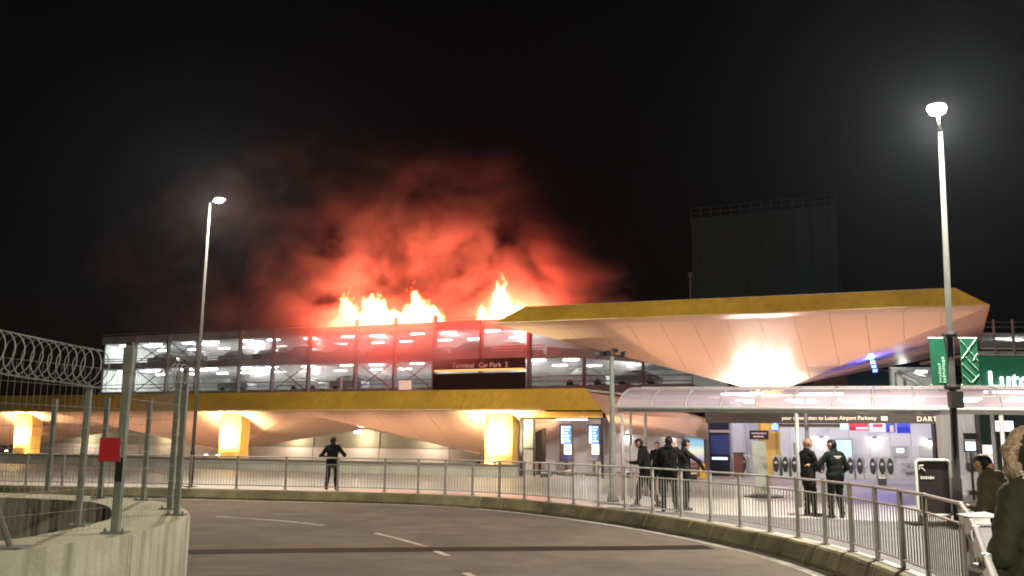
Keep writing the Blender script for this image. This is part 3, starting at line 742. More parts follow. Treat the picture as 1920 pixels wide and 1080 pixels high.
pbox(hall, 'wall_graphic', 'grey_int', 1672, 1705, 836, 857, 14.42, .04); pbox(hall, 'wall_graphic', 'grey_int', 1722, 1752, 836, 856, 14.42, .04)
pbox(hall, 'wall_graphic_mark', 'screen_white', 1681, 1695, 841, 849, 14.40, .02)
sc = empty('wall_screen', PV(1583, 870, 14.2), 'pale blue lit wall screen behind the second officer', 'screen'); pbox(sc, 'frame', 'alu', 1565, 1600, 823, 868, 14.3, .1); pbox(sc, 'display', 'screen_pale', 1567, 1598, 825, 866, 14.27, .02)
pf = empty('poster_frame', PV(1301, 885, 8.8), 'framed lit poster of a sunset sky beside the dark doorway', 'poster'); pbox(pf, 'frame', 'darkmetal', 1280, 1323, 819, 880, 8.9, .1); pbox(pf, 'poster', 'poster_sky', 1282.5, 1320.5, 822, 878, 8.87, .02)
dc = empty('display_cabinet', PV(1350, 897, 7.6), 'tall dark blue display cabinet with a white light bar', 'cabinet')
pbox(dc, 'cabinet', 'bluedark', 1330, 1369, 790, 899, 7.6, .5, 0); pbox(dc, 'frame', 'grey_int', 1327, 1330, 786, 899, 7.55, .5, 0); pbox(dc, 'frame', 'grey_int', 1369, 1372, 786, 899, 7.55, .5, 0)
pbox(dc, 'screen', 'screen_navy', 1332, 1367, 815, 852, 7.57, .02); pbox(dc, 'light_bar', 'screen_white', 1335, 1364, 857, 862, 7.55, .03); pbox(dc, 'header', 'grey_int', 1330, 1369, 806, 811, 7.55, .04)
gc_ = empty('grey_cabinet', PV(1383, 905, 7.0), 'squat grey cabinet between display and ticket gates', 'cabinet'); pbox(gc_, 'cabinet', 'redbrown', 1375, 1392, 851, 905, 7.0, .6, 0); pbox(gc_, 'top', 'darkmetal', 1374, 1393, 848.5, 851, 6.97, .66)
# sign fixed on the column
cs = empty('column_sign', PV(1424, 826, 6.6), 'small dark direction sign on the gold column', 'sign'); pbox(cs, 'plate', 'darkpanel', 1405, 1441, 807, 824, 6.6, .06)
for k, (x0, x1) in enumerate(((1409, 1437), (1412, 1432))): pbox(cs, 'lettering', 'letter_pink', x0, x1, 811 + k * 6, 814 + k * 6, 6.58, .012)
bd = empty('blue_beacon', PV(1453, 807, 6.4), 'small blue beacon light beside the gold column', 'light'); q = PV(1453, 800, 6.4)
MB().lathe([(.13, -.16), (.14, .05), (.06, .16)], q, 10).build('dome', 'blue_emit', bd); MB().lathe([(.15, -.22), (.15, -.162)], q, 10).build('base', 'darkmetal', bd)
MB().tube([q + Vector((0, 0, .16)), q + Vector((0, 0, .9))], .02, 6).build('hanger', 'darkmetal', bd)
# ticket gates
gmesh = {}
fr = Matrix.Identity(4)
gb = MB(); gb.add([Vector((x, y, z)) for y in (-.75, .75) for x, z in ((-.15, 0), (.15, 0), (.15, .95), (.10, 1.06), (-.10, 1.06), (-.15, .95))], [(0, 1, 2, 3, 4, 5), (11, 10, 9, 8, 7, 6)] + [(k, 6 + k, 6 + (k + 1) % 6, (k + 1) % 6) for k in range(6)])
gmesh['cabinet'] = gb.mesh('cabinet', 'pale')
ov = MB(); pts = []
for k in range(16):
    an = 2 * math.pi * k / 16; pts.append(Vector((.145 * math.cos(an), -.78, .62 + (.40 * math.sin(an) + (.12 if math.sin(an) > 0 else -.12) * 0))))
ov.plate(pts, .02, d=Vector((0, 1, 0))); gmesh['oval_front'] = ov.mesh('oval_front', 'black')
gmesh['reader'] = MB().lathe([(.075, 0), (.075, .02)], (0, 0, 0), 12).mesh('reader', 'pale'); gmesh['reader'].transform(Matrix.Translation((0, -.80, .72)) @ Matrix.Rotation(math.pi / 2, 4, 'X'))
gmesh['paddle'] = MB().box((.22, 0, .75), (.16, .04, .6)).mesh('paddle', 'glasspane')
gates = [(1397, 'leftmost ticket gate beside the grey cabinet'), (1457, 'ticket gate just right of the pale totem'), (1474, 'left ticket gate of the pair nearest the bald officer'), (1491, 'right ticket gate of the pair nearest the bald officer'),
         (1541, 'ticket gate seen between the two officers'), (1594, 'ticket gate partly hidden by the second officer'), (1611, 'ticket gate directly right of the second officer'), (1635, 'third ticket gate from the right end'), (1652, 'second ticket gate from the right end'), (1667, 'ticket gate at the right end of the row')]
for px, lb in gates:
    e = empty('ticket_gate', W(uof(px, 8.9), 8.9), lb, 'ticket gate', 'ticket gates in the station hall')
    M = frame_at(W(uof(px, 8.9), 8.9)); e.matrix_basis = M
    for nme in ('cabinet', 'oval_front', 'reader', 'paddle'): 
        o = bpy.data.objects.new(nme, gmesh[nme]); COL.objects.link(o); o.parent = e
# pale lamp stand (tall white reader) behind gates
ws = empty('white_post', W(uof(1491, 10.5), 10.5), 'slim white post standing behind the ticket gates', 'post'); pbox(ws, 'post', 'pale', 1487, 1493, 834, 880, 10.5, .15, 0); pbox(ws, 'head', 'pale', 1486, 1500, 830, 835, 10.45, .15)

# ================================================================== COVERED WALKWAY
WF = P(1159, 768, 27.0)                        # front left end of the beam
wk = empty('covered_walkway', (WF.x, WF.y, 0), 'covered walkway with curved translucent roof in front of the station', 'shelter')
wl, wdp, wh = 14.0, 2.6, .72
def KW(u, v, z): return Vector((WF.x, WF.y, 0)) + U2 * u + V2 * v + Vector((0, 0, z))
slope = -.010
def bz(u): return WF.z + slope * u
def arc(u, t):
    an = t * math.pi / 2
    return KW(u, wdp * (1 - math.cos(an)) * 1.0, bz(u) + .05 + wh * math.sin(an))
nb = 14; du = wl / nb
MB().plate([KW(0, -.06, bz(0) - .06), KW(wl, -.06, bz(wl) - .06), KW(wl, -.06, bz(wl) + .06), KW(0, -.06, bz(0) + .06)], .12, d=V2).build('front_beam', 'alu', wk)
MB().plate([KW(0, wdp, bz(0) + wh), KW(wl, wdp, bz(wl) + wh), KW(wl, wdp, bz(wl) + wh + .1), KW(0, wdp, bz(0) + wh + .1)], .1, d=V2).build('back_beam', 'alu', wk)
MB().tube([KW(-.05, -.12, bz(0) + .07), KW(wl, -.12, bz(wl) + .07)], .05, 8).build('gutter', 'alu', wk)
for i in range(nb + 1):
    MB().tube([arc(i * du, k / 8) for k in range(9)], .03, 6).build('rib', 'alu', wk, True)
    if i < nb:
        for s in range(3):
            t0, t1 = s / 3 + .008, (s + 1) / 3 - .008
            mb = MB(); vs = []; m_ = 4
            for k in range(m_ + 1):
                t = t0 + (t1 - t0) * k / m_
                vs += [arc(i * du + .035, t), arc((i + 1) * du - .035, t)]
            mb.add(vs, [(2 * k, 2 * k + 1, 2 * k + 3, 2 * k + 2) for k in range(m_)]); o = mb.build('roof_panel', 'poly', wk, True)
for t in (1 / 3, 2 / 3): MB().tube([arc(0, t), arc(wl, t)], .018, 6).build('purlin', 'alu', wk)
for u_, v_ in ((.12, 0), (5.05, 0), (10.0, 0), (.12, wdp), (5.05, wdp), (10.0, wdp)):
    MB().tube([KW(u_, v_, 0), KW(u_, v_, bz(u_) + (wh if v_ else 0) - .05)], .055, 10).build('walkway_post', 'alu', wk, True)
MB().tube([KW(.12, .9, 0), KW(.12, .9, bz(0) + .5)], .04, 8).build('walkway_post', 'alu', wk, True)
for u_ in (3.4, 5.6):
    q = KW(u_, 1.3, bz(u_) + .52)
    o = MB().box((0, 0, 0), (1.2, .12, .07), frame_at(q)).build('tube_light', 'strip_white', wk)

# ================================================================== PLAZA FURNITURE
tb = G(1432, 932); to = empty('pale_totem', tb, 'pale slab totem on a round dark base in the plaza', 'totem')
MB().lathe([(.62, 0), (.62, .03), (.5, .07), (.2, .1)], tb, 24).build('round_base', 'darkmetal', to)
zt_ = P(1425, 827, tb.y).z
MB().plate([Vector((tb.x - .22, tb.y, .08)), Vector((tb.x + .2, tb.y, .08)), Vector((tb.x + .12, tb.y, zt_)), Vector((tb.x - .32, tb.y, zt_))], .12, d=Vector((0, 1, 0))).build('slab', 'pale', to)
MB().box((tb.x + .06, tb.y - .02, .3), (.2, .02, .16)).build('label_plate', 'paper', to)
wy = P(1750, 970, 19.9); wy.z = 0
ws_ = empty('wayfinding_sign', wy, 'dark wayfinding sign with pale rounded frame and arrow behind the railing', 'sign')
a, b = P(1714, 862, 19.9), P(1785, 966, 19.9); cx, cz = (a.x + b.x) / 2, (a.z + b.z) / 2; w, h = b.x - a.x, a.z - b.z
MB().box((cx, 19.9, cz), (w - .06, .08, h - .06)).build('panel', 'darkpanel', ws_)
r_ = .1; fr_ = []
for qx, qz, a0 in ((1, 1, 0), (-1, 1, 90), (-1, -1, 180), (1, -1, 270)):
    for k in range(5):
        an = math.radians(a0 + k * 22.5); fr_.append(Vector((cx + qx * (w / 2 - r_) + r_ * math.cos(an), 19.84, cz + qz * (h / 2 - r_) + r_ * math.sin(an))))
MB().tube(fr_ + [fr_[0]], .03, 6).build('frame', 'pale', ws_)
ax, az = cx - w * .32, cz + h * .34
mb = MB(); mb.tube([(ax - .06, 19.84, az + .07), (ax + .06, 19.84, az - .05)], .012, 4); mb.tube([(ax - .06, 19.84, az - .02), (ax - .06, 19.84, az + .07), (ax + .03, 19.84, az + .07)], .012, 4); mb.build('arrow', 'pale', ws_)
for k in range(6): MB().box((ax - .02 + k * .05, 19.85, az - .19), (.035, .01, .045 if k % 2 else .06)).build('letter', 'pale', ws_)
for s in (-1, 1): MB().box((cx + s * .3, 19.9, b.z / 2), (.06, .06, b.z)).build('leg', 'darkmetal', ws_)
MB().box((cx, 19.9, .03), (1.1, .5, .06)).build('foot', 'black', ws_)
# wet floor sign, bench and notice
yl = PV(1318, 911, 4.6); yl.z = 0; wf = empty('wet_floor_sign', yl, 'yellow folding floor sign standing by the display cabinet', 'floor sign')
for s in (-1, 1): MB().plate([yl + Vector((-.17, s * .18, 0)), yl + Vector((.17, s * .18, 0)), yl + Vector((.11, s * .02, .68)), yl + Vector((-.11, s * .02, .68))], .02, d=Vector((0, 1, 0))).build('leaf', 'yellow', wf)
MB().box((yl.x, yl.y, .67), (.1, .06, .03)).build('hinge', 'yellow', wf)
bn = PV(1300, 905, 5.4); bn.z = 0; be = empty('bench', bn, 'low reddish brown bench in front of the sunset poster', 'bench')
MB().box((0, 0, .62), (.75, .4, .08), frame_at(bn)).build('seat', 'redbrown', be)
for s in (-.3, .3): MB().box((s, 0, .29), (.06, .34, .58), frame_at(bn)).build('leg', 'redbrown', be)

# ================================================================== RIGHT-HAND TERMINAL AND SHOP
sh = empty('shop_front', P(1880, 890, 29.5), 'dark green shop front at the right edge with lit posters', 'shop')
def ybox(parent, name, m, x0, x1, y0, y1, Y, d, z0=None):
    a, b = P(x0, y0, Y), P(x1, y1, Y); zb = b.z if z0 is None else z0
    return MB().box(((a.x + b.x) / 2, Y + d / 2, (a.z + zb) / 2), (b.x - a.x, d, a.z - zb), None).build(name, m, parent)
ybox(sh, 'wall', 'signdark', 1836, 2150, 776, 900, 29.5, .3, 0); ybox(sh, 'pillar', 'grey_int', 1762, 1792, 778, 900, 29.3, .3, 0); ybox(sh, 'pillar', 'darkpanel', 1750, 1763, 780, 900, 41, .3, 0)
ybox(sh, 'interior_wall', 'white_int', 1792, 1835, 776, 900, 32, .2, 0)
ybox(sh, 'ceiling_sign', 'darkpanel', 1808, 1836, 812, 824, 30, .1)
for k in range(5): ybox(sh, 'slat', 'white_int', 1806 + k * 6, 1809.5 + k * 6, 778, 808 - k, 29.8, .06)
sm = empty('small_screen', P(1884, 812, 29.3), 'small lit screen high on the dark shop wall', 'screen'); ybox(sm, 'casing', 'black', 1864, 1903, 787, 811, 29.38, .1); ybox(sm, 'display', 'screen_white', 1866, 1901, 789, 809, 29.35, .02)
lp = empty('lit_poster', P(1855, 890, 29.2), 'tall lit poster panel of warm pictures on the shop front', 'poster'); ybox(lp, 'casing', 'black', 1840, 1868, 831, 890, 29.36, .12); ybox(lp, 'poster', 'ad_warm', 1842, 1866, 834, 886, 29.33, .02)
for (x0, x1, y0, y1, m) in ((1844, 1864, 836, 850, 'screen_white'), (1846, 1853, 853, 866, 'ad_red'), (1855, 1863, 858, 872, 'ad_white'), (1846, 1862, 875, 883, 'ad_white')): ybox(lp, 'picture', m, x0, x1, y0, y1, 29.30, .02)
lp2 = empty('lit_notice', P(1820, 850, 29.0), 'small bright white notice panel left of the tall lit poster', 'poster'); ybox(lp2, 'casing', 'black', 1808, 1832, 826, 848, 29.1, .08); ybox(lp2, 'notice', 'screen_white', 1810, 1830, 828, 845, 29.07, .02)
MB().tube([P(1820, 849, 29.15), Vector((P(1820, 849, 29.15).x, 29.15, 0))], .04, 6).build('stand', 'darkmetal', lp2)
gs = empty('green_name_board', P(1880, 730, 33), 'dark green name board with glowing white letters above the walkway', 'sign')
ybox(gs, 'board', 'signgreen', 1834, 2060, 668, 728, 33, .25); ybox(gs, 'top_edge', 'alu', 1832, 2060, 664, 668, 32.95, .3)
q = P(1853, 728, 32.97); capz = (P(1853, 697, 32.97).z - q.z)
text_mesh('lettering', 'Luton', capz / .70, Matrix.Translation(Vector((q.x, 32.96, q.z + capz * .48))) @ Matrix.Rotation(math.pi / 2, 4, 'X'), 'letter_white', gs, .03, align='LEFT')
MB().tube([P(1845, 735, 32.5), P(2040, 737, 32.5)], .05, 6).build('light_rail', 'strip_white', gs)
bt = empty('dark_plant_block', W(16, 9, 0), 'dark teal block behind the walkway under the large canopy', 'building'); ybox(bt, 'block', 'teal', 1588, 1669, 695, 745, 52, 6, 0); ybox(bt, 'cap', 'steel', 1586, 1671, 692, 695, 51.9, 6.2)
ls = empty('lit_structure', P(1705, 735, 54), 'lit grey steel stair structure glimpsed beside the green banner', 'stairs')
ybox(ls, 'back_panel', 'deckwall', 1668, 1760, 688, 740, 56, .2); ybox(ls, 'strut', 'steel', 1680, 1684, 698, 740, 55, .2); ybox(ls, 'strut', 'steel', 1698, 1702, 700, 740, 55, .2)
MB().tube([P(1690, 702, 54.9), P(1725, 722, 54.9)], .12, 6).build('stringer', 'steel', ls); MB().tube([P(1700, 697, 54.8), P(1735, 707, 54.8)], .10, 6).build('stringer', 'steel', ls)
ybox(ls, 'lamp', 'tube_white', 1720, 1738, 695, 698, 54.5, .2); plight('stair_light', P(1705, 712, 53), 220, (.95, 1, .9), .2, ls)
rd = empty('upper_deck', P(1900, 665, 60), 'upper parking deck with railing and lights beyond the name board', 'building')
for y0, y1, m in ((624, 632, 'parapet'), (658, 668, 'slab')): ybox(rd, 'slab', m, 1838, 2200, y0, y1, 60, 9)
ybox(rd, 'back_wall', 'deckwall', 1838, 2200, 632, 658, 68, .2)
for px in (1864, 1900, 1950): ybox(rd, 'column', 'steel', px, px + 5, 598, 668, 59.8, .3)
for yy in (604, 613): MB().tube([P(1840, yy, 60), P(2150, yy, 60)], .03, 5).build('guard_rail', 'galv', rd)
for yy in (642, 650): MB().tube([P(1840, yy, 60), P(2150, yy, 60)], .09, 5).build('guard_rail', 'alu', rd)
for px in (1880, 1915, 1990):
    q = P(px, 634, 62); o = MB().box(q, (1.1, .15, .1)).build('tube_light', 'tube_white', rd)
plight('added_deck_light', P(1905, 638, 63), 300, (.95, 1, .92), .4, rd)

# distant dark block with railed roof
bk = empty('tower_block', P(1435, 555, 120), 'dark windowless block with railed roof rising behind the large canopy', 'building')
a, b = P(1296, 415, 120), P(1568, 412, 112)
pts = [Vector((a.x, 120, 0)), Vector((b.x, 112, 0)), Vector((b.x + 6, 128, 0)), Vector((a.x + 6, 136, 0))]
MB().prism(pts, 0, a.z).build('walls', 'teal', bk)
MB().prism([p + (p - sum(pts, Vector()) / 4).normalized() * .25 for p in pts], a.z, a.z + .4).build('roof_edge', 'teal', bk)
for k in range(15):
    p = pts[0].lerp(pts[1], k / 14); MB().tube([(p.x, p.y, a.z + .4), (p.x, p.y, a.z + 1.75)], .05, 4).build('railing_post', 'tealrail', bk)
for k in range(4):
    p = pts[1].lerp(pts[2], (k + 1) / 4); MB().tube([(p.x, p.y, a.z + .4), (p.x, p.y, a.z + 1.75)], .05, 4).build('railing_post', 'tealrail', bk)
for z in (1.05, 1.75): MB().tube([pts[0] + Vector((0, 0, a.z + z)), pts[1] + Vector((0, 0, a.z + z)), pts[2] + Vector((0, 0, a.z + z))], .045, 4).build('railing', 'tealrail', bk)
for k in range(9):
    p = pts[0].lerp(pts[1], (k + .5) / 9); MB().box((p.x, p.y - .06, a.z / 2 - .05), (.14, .16, a.z - .2)).build('cladding_rib', 'teal', bk)
for k in range(3):
    p = pts[0].lerp(pts[2], .3 + .2 * k); MB().box((p.x, p.y, a.z + .95), (2.2, 1.8, 1.1)).build('roof_plant', 'teal', bk)
ms = empty('roof_mast', P(1294, 555, 90), 'thin grey mast rising left of the dark block', 'mast'); p = P(1294, 512, 90)
MB().tube([Vector((p.x, 90, 0)), p], .10, 6).build('mast_pole', 'galv', ms); MB().box(p + Vector((0, 0, -.2)), (.35, .3, .5)).build('mast_head', 'galv', ms)

# ================================================================== CAR PARK
CO = P(1000, 824, 85.0); CO.z = 0
def K(u, v, z=0.0): return CO + U2 * u + V2 * v + Vector((0, 0, z))
CM = Matrix.Translation(CO) @ BLD
def KP_(px, py):
    d = ray(px, py); s = (CO.dot(V2)) / d.dot(V2); q = C0 + d * s; r = q - CO; return r.dot(U2), q.z
cpk = empty('car_park', K(-25, 0), 'multi-storey steel car park with lit decks behind the canopies', 'car park')
def cb_(name, m, u0, u1, v0, v1, z0, z1, parent=cpk): return MB().box(((u0 + u1) / 2, (v0 + v1) / 2, (z0 + z1) / 2), (u1 - u0, v1 - v0, z1 - z0), CM).build(name, m, parent)
UL = KP_(188, 700)[0]; URt = KP_(1300, 700)[0]
for z in (3.3, 6.3, 9.3, 12.3): cb_('deck', 'slab', UL, 1.0 if z > 12 else URt, 0, 17, z, z + .3)
for z, hh in ((6.6, .10), (9.6, .42), (12.6, .55)):
    n = 14
    for i in range(n):
        a, b = UL + (1.0 - UL) * i / n, UL + (1.0 - UL) * (i + 1) / n
        cb_('parapet_panel', 'parapet', a + .02, b - .02, -.12, .0 - .004, z - .3, z + hh)
for z in (6.6, 9.6): cb_('back_wall', 'deckwall', UL, URt, 16.7, 17, z, z + 2.68)
cb_('end_wall', 'deckwall', UL, UL + .2, .3, 16.7, 6.6, 12.3)
for z in (7.1, 7.5, 10.25, 10.5, 13.4): 
    MB().tube([K(UL, -.06, z), K(1.0, -.06, z)], .05, 6).build('guard_rail', 'alu', cpk)
cols = [255, 317, 372, 452, 515, 582, 670, 743, 817, 905, 995]
cu_list = [KP_(px, 700)[0] for px in cols]
for px, u_ in zip(cols, cu_list):
    top = 13.75 if px in (670, 743, 817) else 13.1
    MB().tube([K(u_, -.35, 0), K(u_, -.35, top)], .24, 4).build('steel_column', 'steel', cpk)
def xbrace(i, z0, z1):
    a, b = cu_list[i], cu_list[i + 1]
    for s in (0, 1): MB().tube([K(a + .2, -.3 - s * .1, z1 if s else z0), K(b - .2, -.3 - s * .1, z0 if s else z1)], .06, 5).build('brace', 'steel', cpk)
xbrace(0, 9.9, 12.3); xbrace(1, 9.9, 12.3); xbrace(0, 6.6, 9.3); xbrace(1, 6.6, 9.3); xbrace(4, 6.6, 9.3); xbrace(6, 6.6, 9.3); xbrace(7, 6.6, 9.3)
# ceiling lights of the decks
tm = MB().box((0, 0, 0), (1.5, .2, .09)).mesh('tube_light', 'tube_white')
nb_ = 0
for z in (9.3, 12.3):
    for i in range(13):
        u_ = UL + 2.0 + i * 4.3
        if z > 12 and u_ > .5: continue
        for v_ in (1.5, 7.5): inst('tube_light', tm, Matrix.Translation(K(u_ + (i * 37 % 5) * .25, v_, z - .08)) @ BLD, cpk)
for k in range(3):
    for v_ in (2.0, 9.0): inst('tube_light', tm, Matrix.Translation(K(3.0 + k * 4.5, v_, 9.22)) @ BLD, cpk)
for i in range(7):
    for z in (8.9, 11.9): plight('added_deck_light', K(UL + 4 + i * 8.0, 3.5, z), 620, (.95, 1, .98), .5, cpk)  # unseen point lights added beside the visible tubes to brighten the decks
plight('added_deck_light', K(8, 5, 8.8), 420, (.95, 1, .98), .5, cpk)
# sloping ramp of the right part
MB().plate([K(1.4, -.2, 9.5), K(URt, -.2, 8.2), K(URt, -.2, 8.9), K(1.4, -.2, 10.3)], .3, d=V2).build('ramp_parapet', 'parapet', cpk)
for z in (7.1, 7.6): MB().tube([K(1.4, -.2, z), K(URt, -.2, z - .15)], .05, 5).build('guard_rail', 'alu', cpk)
for u_ in (5.0, 10.5): MB().tube([K(u_, -.1, 0), K(u_, -.1, 9.2)], .2, 6).build('steel_column', 'steel', cpk)
cb_('low_parapet', 'parapet', 1.2, URt, -.3, -.1, 5.6, 6.7)
# white barrier posts and an orange notice on the lower deck
for px in (641, 727):
    u_ = KP_(px, 720)[0]; cb_('height_post', 'white_int', u_ - .12, u_ + .12, -.2, -.13, 6.3, 8.0)
u0, z0 = KP_(752, 731); u1, z1 = KP_(775, 714); cb_('orange_notice', 'ad_warm', u0, u1, -.5, -.42, z0, z1)
# car park name sign
cs2 = empty('car_park_sign', K(-4.5, -.6, 8.5), 'dark car park name sign with an orange light strip below it', 'sign')
u0, zt2 = KP_(819, 676); u1, zb2 = KP_(990, 692)
cb_('board', 'darkpanel', u0, u1, -.75, -.5, zb2, zt2, cs2)
_, zs = KP_(900, 694.5); cb_('light_strip', 'orange_strip', u0 + .2, u1 - .1, -.85, -.6, zs - .09, zs + .07, cs2)
_, zl = KP_(900, 729); cb_('lower_box', 'darkpanel', u0, u1, -.7, -.5, 5.8, zs - .3, cs2)
um, zm = KP_(906, 686)
for wd_, px_ in (('Terminal', 854), ('Car', 904), ('Park', 924.5), ('2', 952.5)): text_mesh('word', wd_, .66, Matrix.Translation(K(KP_(px_, 686)[0], -.77, zm)) @ TXT, 'letter_pink', cs2, .02, align='LEFT', spacing=1.0)

# cars on the decks
def car_meshes():
    L = [(-2.1, .55), (-2.12, .8), (-1.95, .95), (-1.35, 1.02), (-.75, 1.43), (.55, 1.47), (1.45, 1.05), (2.05, .92), (2.12, .6), (2.0, .3), (-2.0, .3)]
    b = MB(); n = len(L); w = [.8, .84, .84, .82, .66, .66, .82, .84, .8, .8, .8]
    vs = [(x, -ww, z) for (x, z), ww in zip(L, w)] + [(x, ww, z) for (x, z), ww in zip(L, w)]
    b.add(vs, [tuple(range(n)), tuple(range(2 * n - 1, n - 1, -1))] + [(i, n + i, n + (i + 1) % n, (i + 1) % n) for i in range(n)])
    g = MB()
    for s in (-1, 1): g.add([(-1.15, s * .80, 1.03), (1.25, s * .80, 1.06), (.5, s * .685, 1.40), (-.70, s * .685, 1.37)], [(0, 1, 2, 3)])
    g2 = MB().add([(.62, -.62, 1.43), (.62, .62, 1.43), (1.42, .74, 1.08), (1.42, -.74, 1.08)], [(0, 1, 2, 3)]); g3 = MB().add([(-.80, -.62, 1.41), (-.80, .62, 1.41), (-1.33, .74, 1.06), (-1.33, -.74, 1.06)], [(0, 1, 2, 3)])
    for q in (g2, g3): q.v = [(x + (.02 if x > 0 else -.02), y, z + .01) for x, y, z in q.v]
    wh = MB().tube([(0, -.11, 0), (0, .11, 0)], .31, 14)
    return b, g, g2, g3, wh
cb1, cg, cg2, cg3, cw = car_meshes()
CMESH = {m: cb1.mesh('body', m) for m in ('carpaint_dark', 'carpaint_grey', 'carpaint_white', 'burnt')}
CGL = [q.mesh('window', 'glass_dark') for q in (cg, cg2, cg3)]; CWH = cw.mesh('wheel', 'tyre')
def car(u_, v_, z, m, label, side=False, flip=1):
    M = Matrix.Translation(K(u_, v_, z)) @ BLD @ Matrix.Rotation((0 if side else math.pi / 2 * flip), 4, 'Z')
    h_ = (len(label) * 7) % 10 / 10; M = M @ Matrix.Diagonal((.92 + .16 * h_, 1, 1.0 + .28 * ((h_ * 3.7) % 1), 1))
    e = empty('parked_car', (0, 0, 0), label, 'car', 'cars on the car park decks'); e.matrix_basis = M
    for nme, me, MM in [('body', CMESH[m], Matrix.Identity(4))] + [('window', g, Matrix.Identity(4)) for g in CGL] + [('wheel', CWH, Matrix.Translation((sx * 1.3, sy * .76, .31))) for sx in (-1, 1) for sy in (-1, 1)]:
        o = bpy.data.objects.new(nme, me); COL.objects.link(o); o.parent = e; o.matrix_basis = MM
cl = [(285, 'carpaint_grey', 'parked car on the upper lit deck behind the leftmost crossed braces', True), (345, 'carpaint_white', 'pale parked car on the upper lit deck just left of the street lamp', True), (420, 'carpaint_dark', 'dark parked car on the upper lit deck just right of the street lamp', True),
      (478, 'carpaint_dark', 'dark parked car on the upper lit deck in the second bay right of the lamp', False), (497, 'carpaint_grey', 'grey parked car nose-out beside the dark one in the same upper bay', False), (545, 'carpaint_dark', 'dark parked car on the upper deck above the middle crossed brace', True),
      (625, 'carpaint_grey', 'grey parked car on the upper deck under the leftmost flames', True), (700, 'carpaint_dark', 'dark parked car on the upper deck under the tallest left flames', True), (775, 'carpaint_dark', 'dark parked car on the upper deck above the orange notice', True), (870, 'carpaint_grey', 'grey parked car on the upper deck above the car park sign lettering', True), (950, 'carpaint_white', 'pale parked car on the upper deck above the end of the sign', True)]
for px, m, lb, sd in cl: car(KP_(px, 680)[0], 2.3, 9.6, m, lb, sd)
for px, m, lb in ((410, 'carpaint_grey', 'grey parked car on the lower deck right of the street lamp'), (545, 'carpaint_white', 'white parked car on the lower deck behind the crossed brace'), (625, 'carpaint_grey', 'grey parked car on the lower deck beside a white post'), (1080, 'carpaint_white', 'pale parked car on the lower deck near the camera pole'), (1180, 'carpaint_grey', 'grey parked car on the lower deck right of the camera pole')):
    u_ = KP_(px, 720)[0]; car(u_, 3.0, 6.6, m, lb, True)
for px, lb in ((640, 'burning car on the roof deck under the leftmost flames'), (705, 'burning car on the roof deck under the widest flames'), (782, 'burning car on the roof deck under the curling flames'), (940, 'burning car on the roof deck under the right-hand flames')):
    car(KP_(px, 605)[0], 3.0, 12.6, 'burnt', lb, True)

# ================================================================== PEOPLE
def surface_nets(D, I, org, h):
    s = D < 0
    nx, ny, nz = D.shape
    cnt = np.zeros((nx - 1, ny - 1, nz - 1), np.int8)
    for dx in (0, 1):
        for dy in (0, 1):
            for dz in (0, 1): cnt += s[dx:nx - 1 + dx, dy:ny - 1 + dy, dz:nz - 1 + dz]
    act = np.argwhere((cnt > 0) & (cnt < 8))
    idx = -np.ones(cnt.shape, np.int64); idx[tuple(act.T)] = np.arange(len(act))
    cs = [(0, 0, 0), (1, 0, 0), (0, 1, 0), (1, 1, 0), (0, 0, 1), (1, 0, 1), (0, 1, 1), (1, 1, 1)]
    es = [(0, 1), (2, 3), (4, 5), (6, 7), (0, 2), (1, 3), (4, 6), (5, 7), (0, 4), (1, 5), (2, 6), (3, 7)]
    cv = [D[act[:, 0] + c[0], act[:, 1] + c[1], act[:, 2] + c[2]] for c in cs]
    acc = np.zeros((len(act), 3)); n = np.zeros(len(act))
    for a, b in es:
        va, vb = cv[a], cv[b]; cr = (va < 0) != (vb < 0); t = np.where(cr, va / np.where(cr, va - vb, 1), 0)
        pa, pb = np.array(cs[a], float), np.array(cs[b], float)
        acc += np.where(cr[:, None], pa + t[:, None] * (pb - pa), 0); n += cr
    V = (act + acc / n[:, None]) * h + org
    faces = []; fid = []
    for ax in range(3):
        o = [1, 1, 1]; o[ax] = 0
        sl0 = [slice(1, None)] * 3; sl0[ax] = slice(0, -1)
        a = s[tuple(slice(1, -1) if k != ax else slice(0, -1) for k in range(3))]
        b = s[tuple(slice(1, -1) if k != ax else slice(1, None) for k in range(3))]
        e = np.argwhere(a != b)
        e = e + np.array([1 if k != ax else 0 for k in range(3)])
        u, v = [(1, 2), (2, 0), (0, 1)][ax]
        q = []
        for du, dv in ((-1, -1), (0, -1), (0, 0), (-1, 0)):
            c = e.copy(); c[:, u] += du; c[:, v] += dv; q.append(idx[c[:, 0], c[:, 1], c[:, 2]])
        q = np.stack(q, 1); ins = s[e[:, 0], e[:, 1], e[:, 2]]
        q[~ins] = q[~ins][:, ::-1]
        faces.append(q); fid.append(I[e[:, 0], e[:, 1], e[:, 2]])
    return V, np.concatenate(faces), np.concatenate(fid)
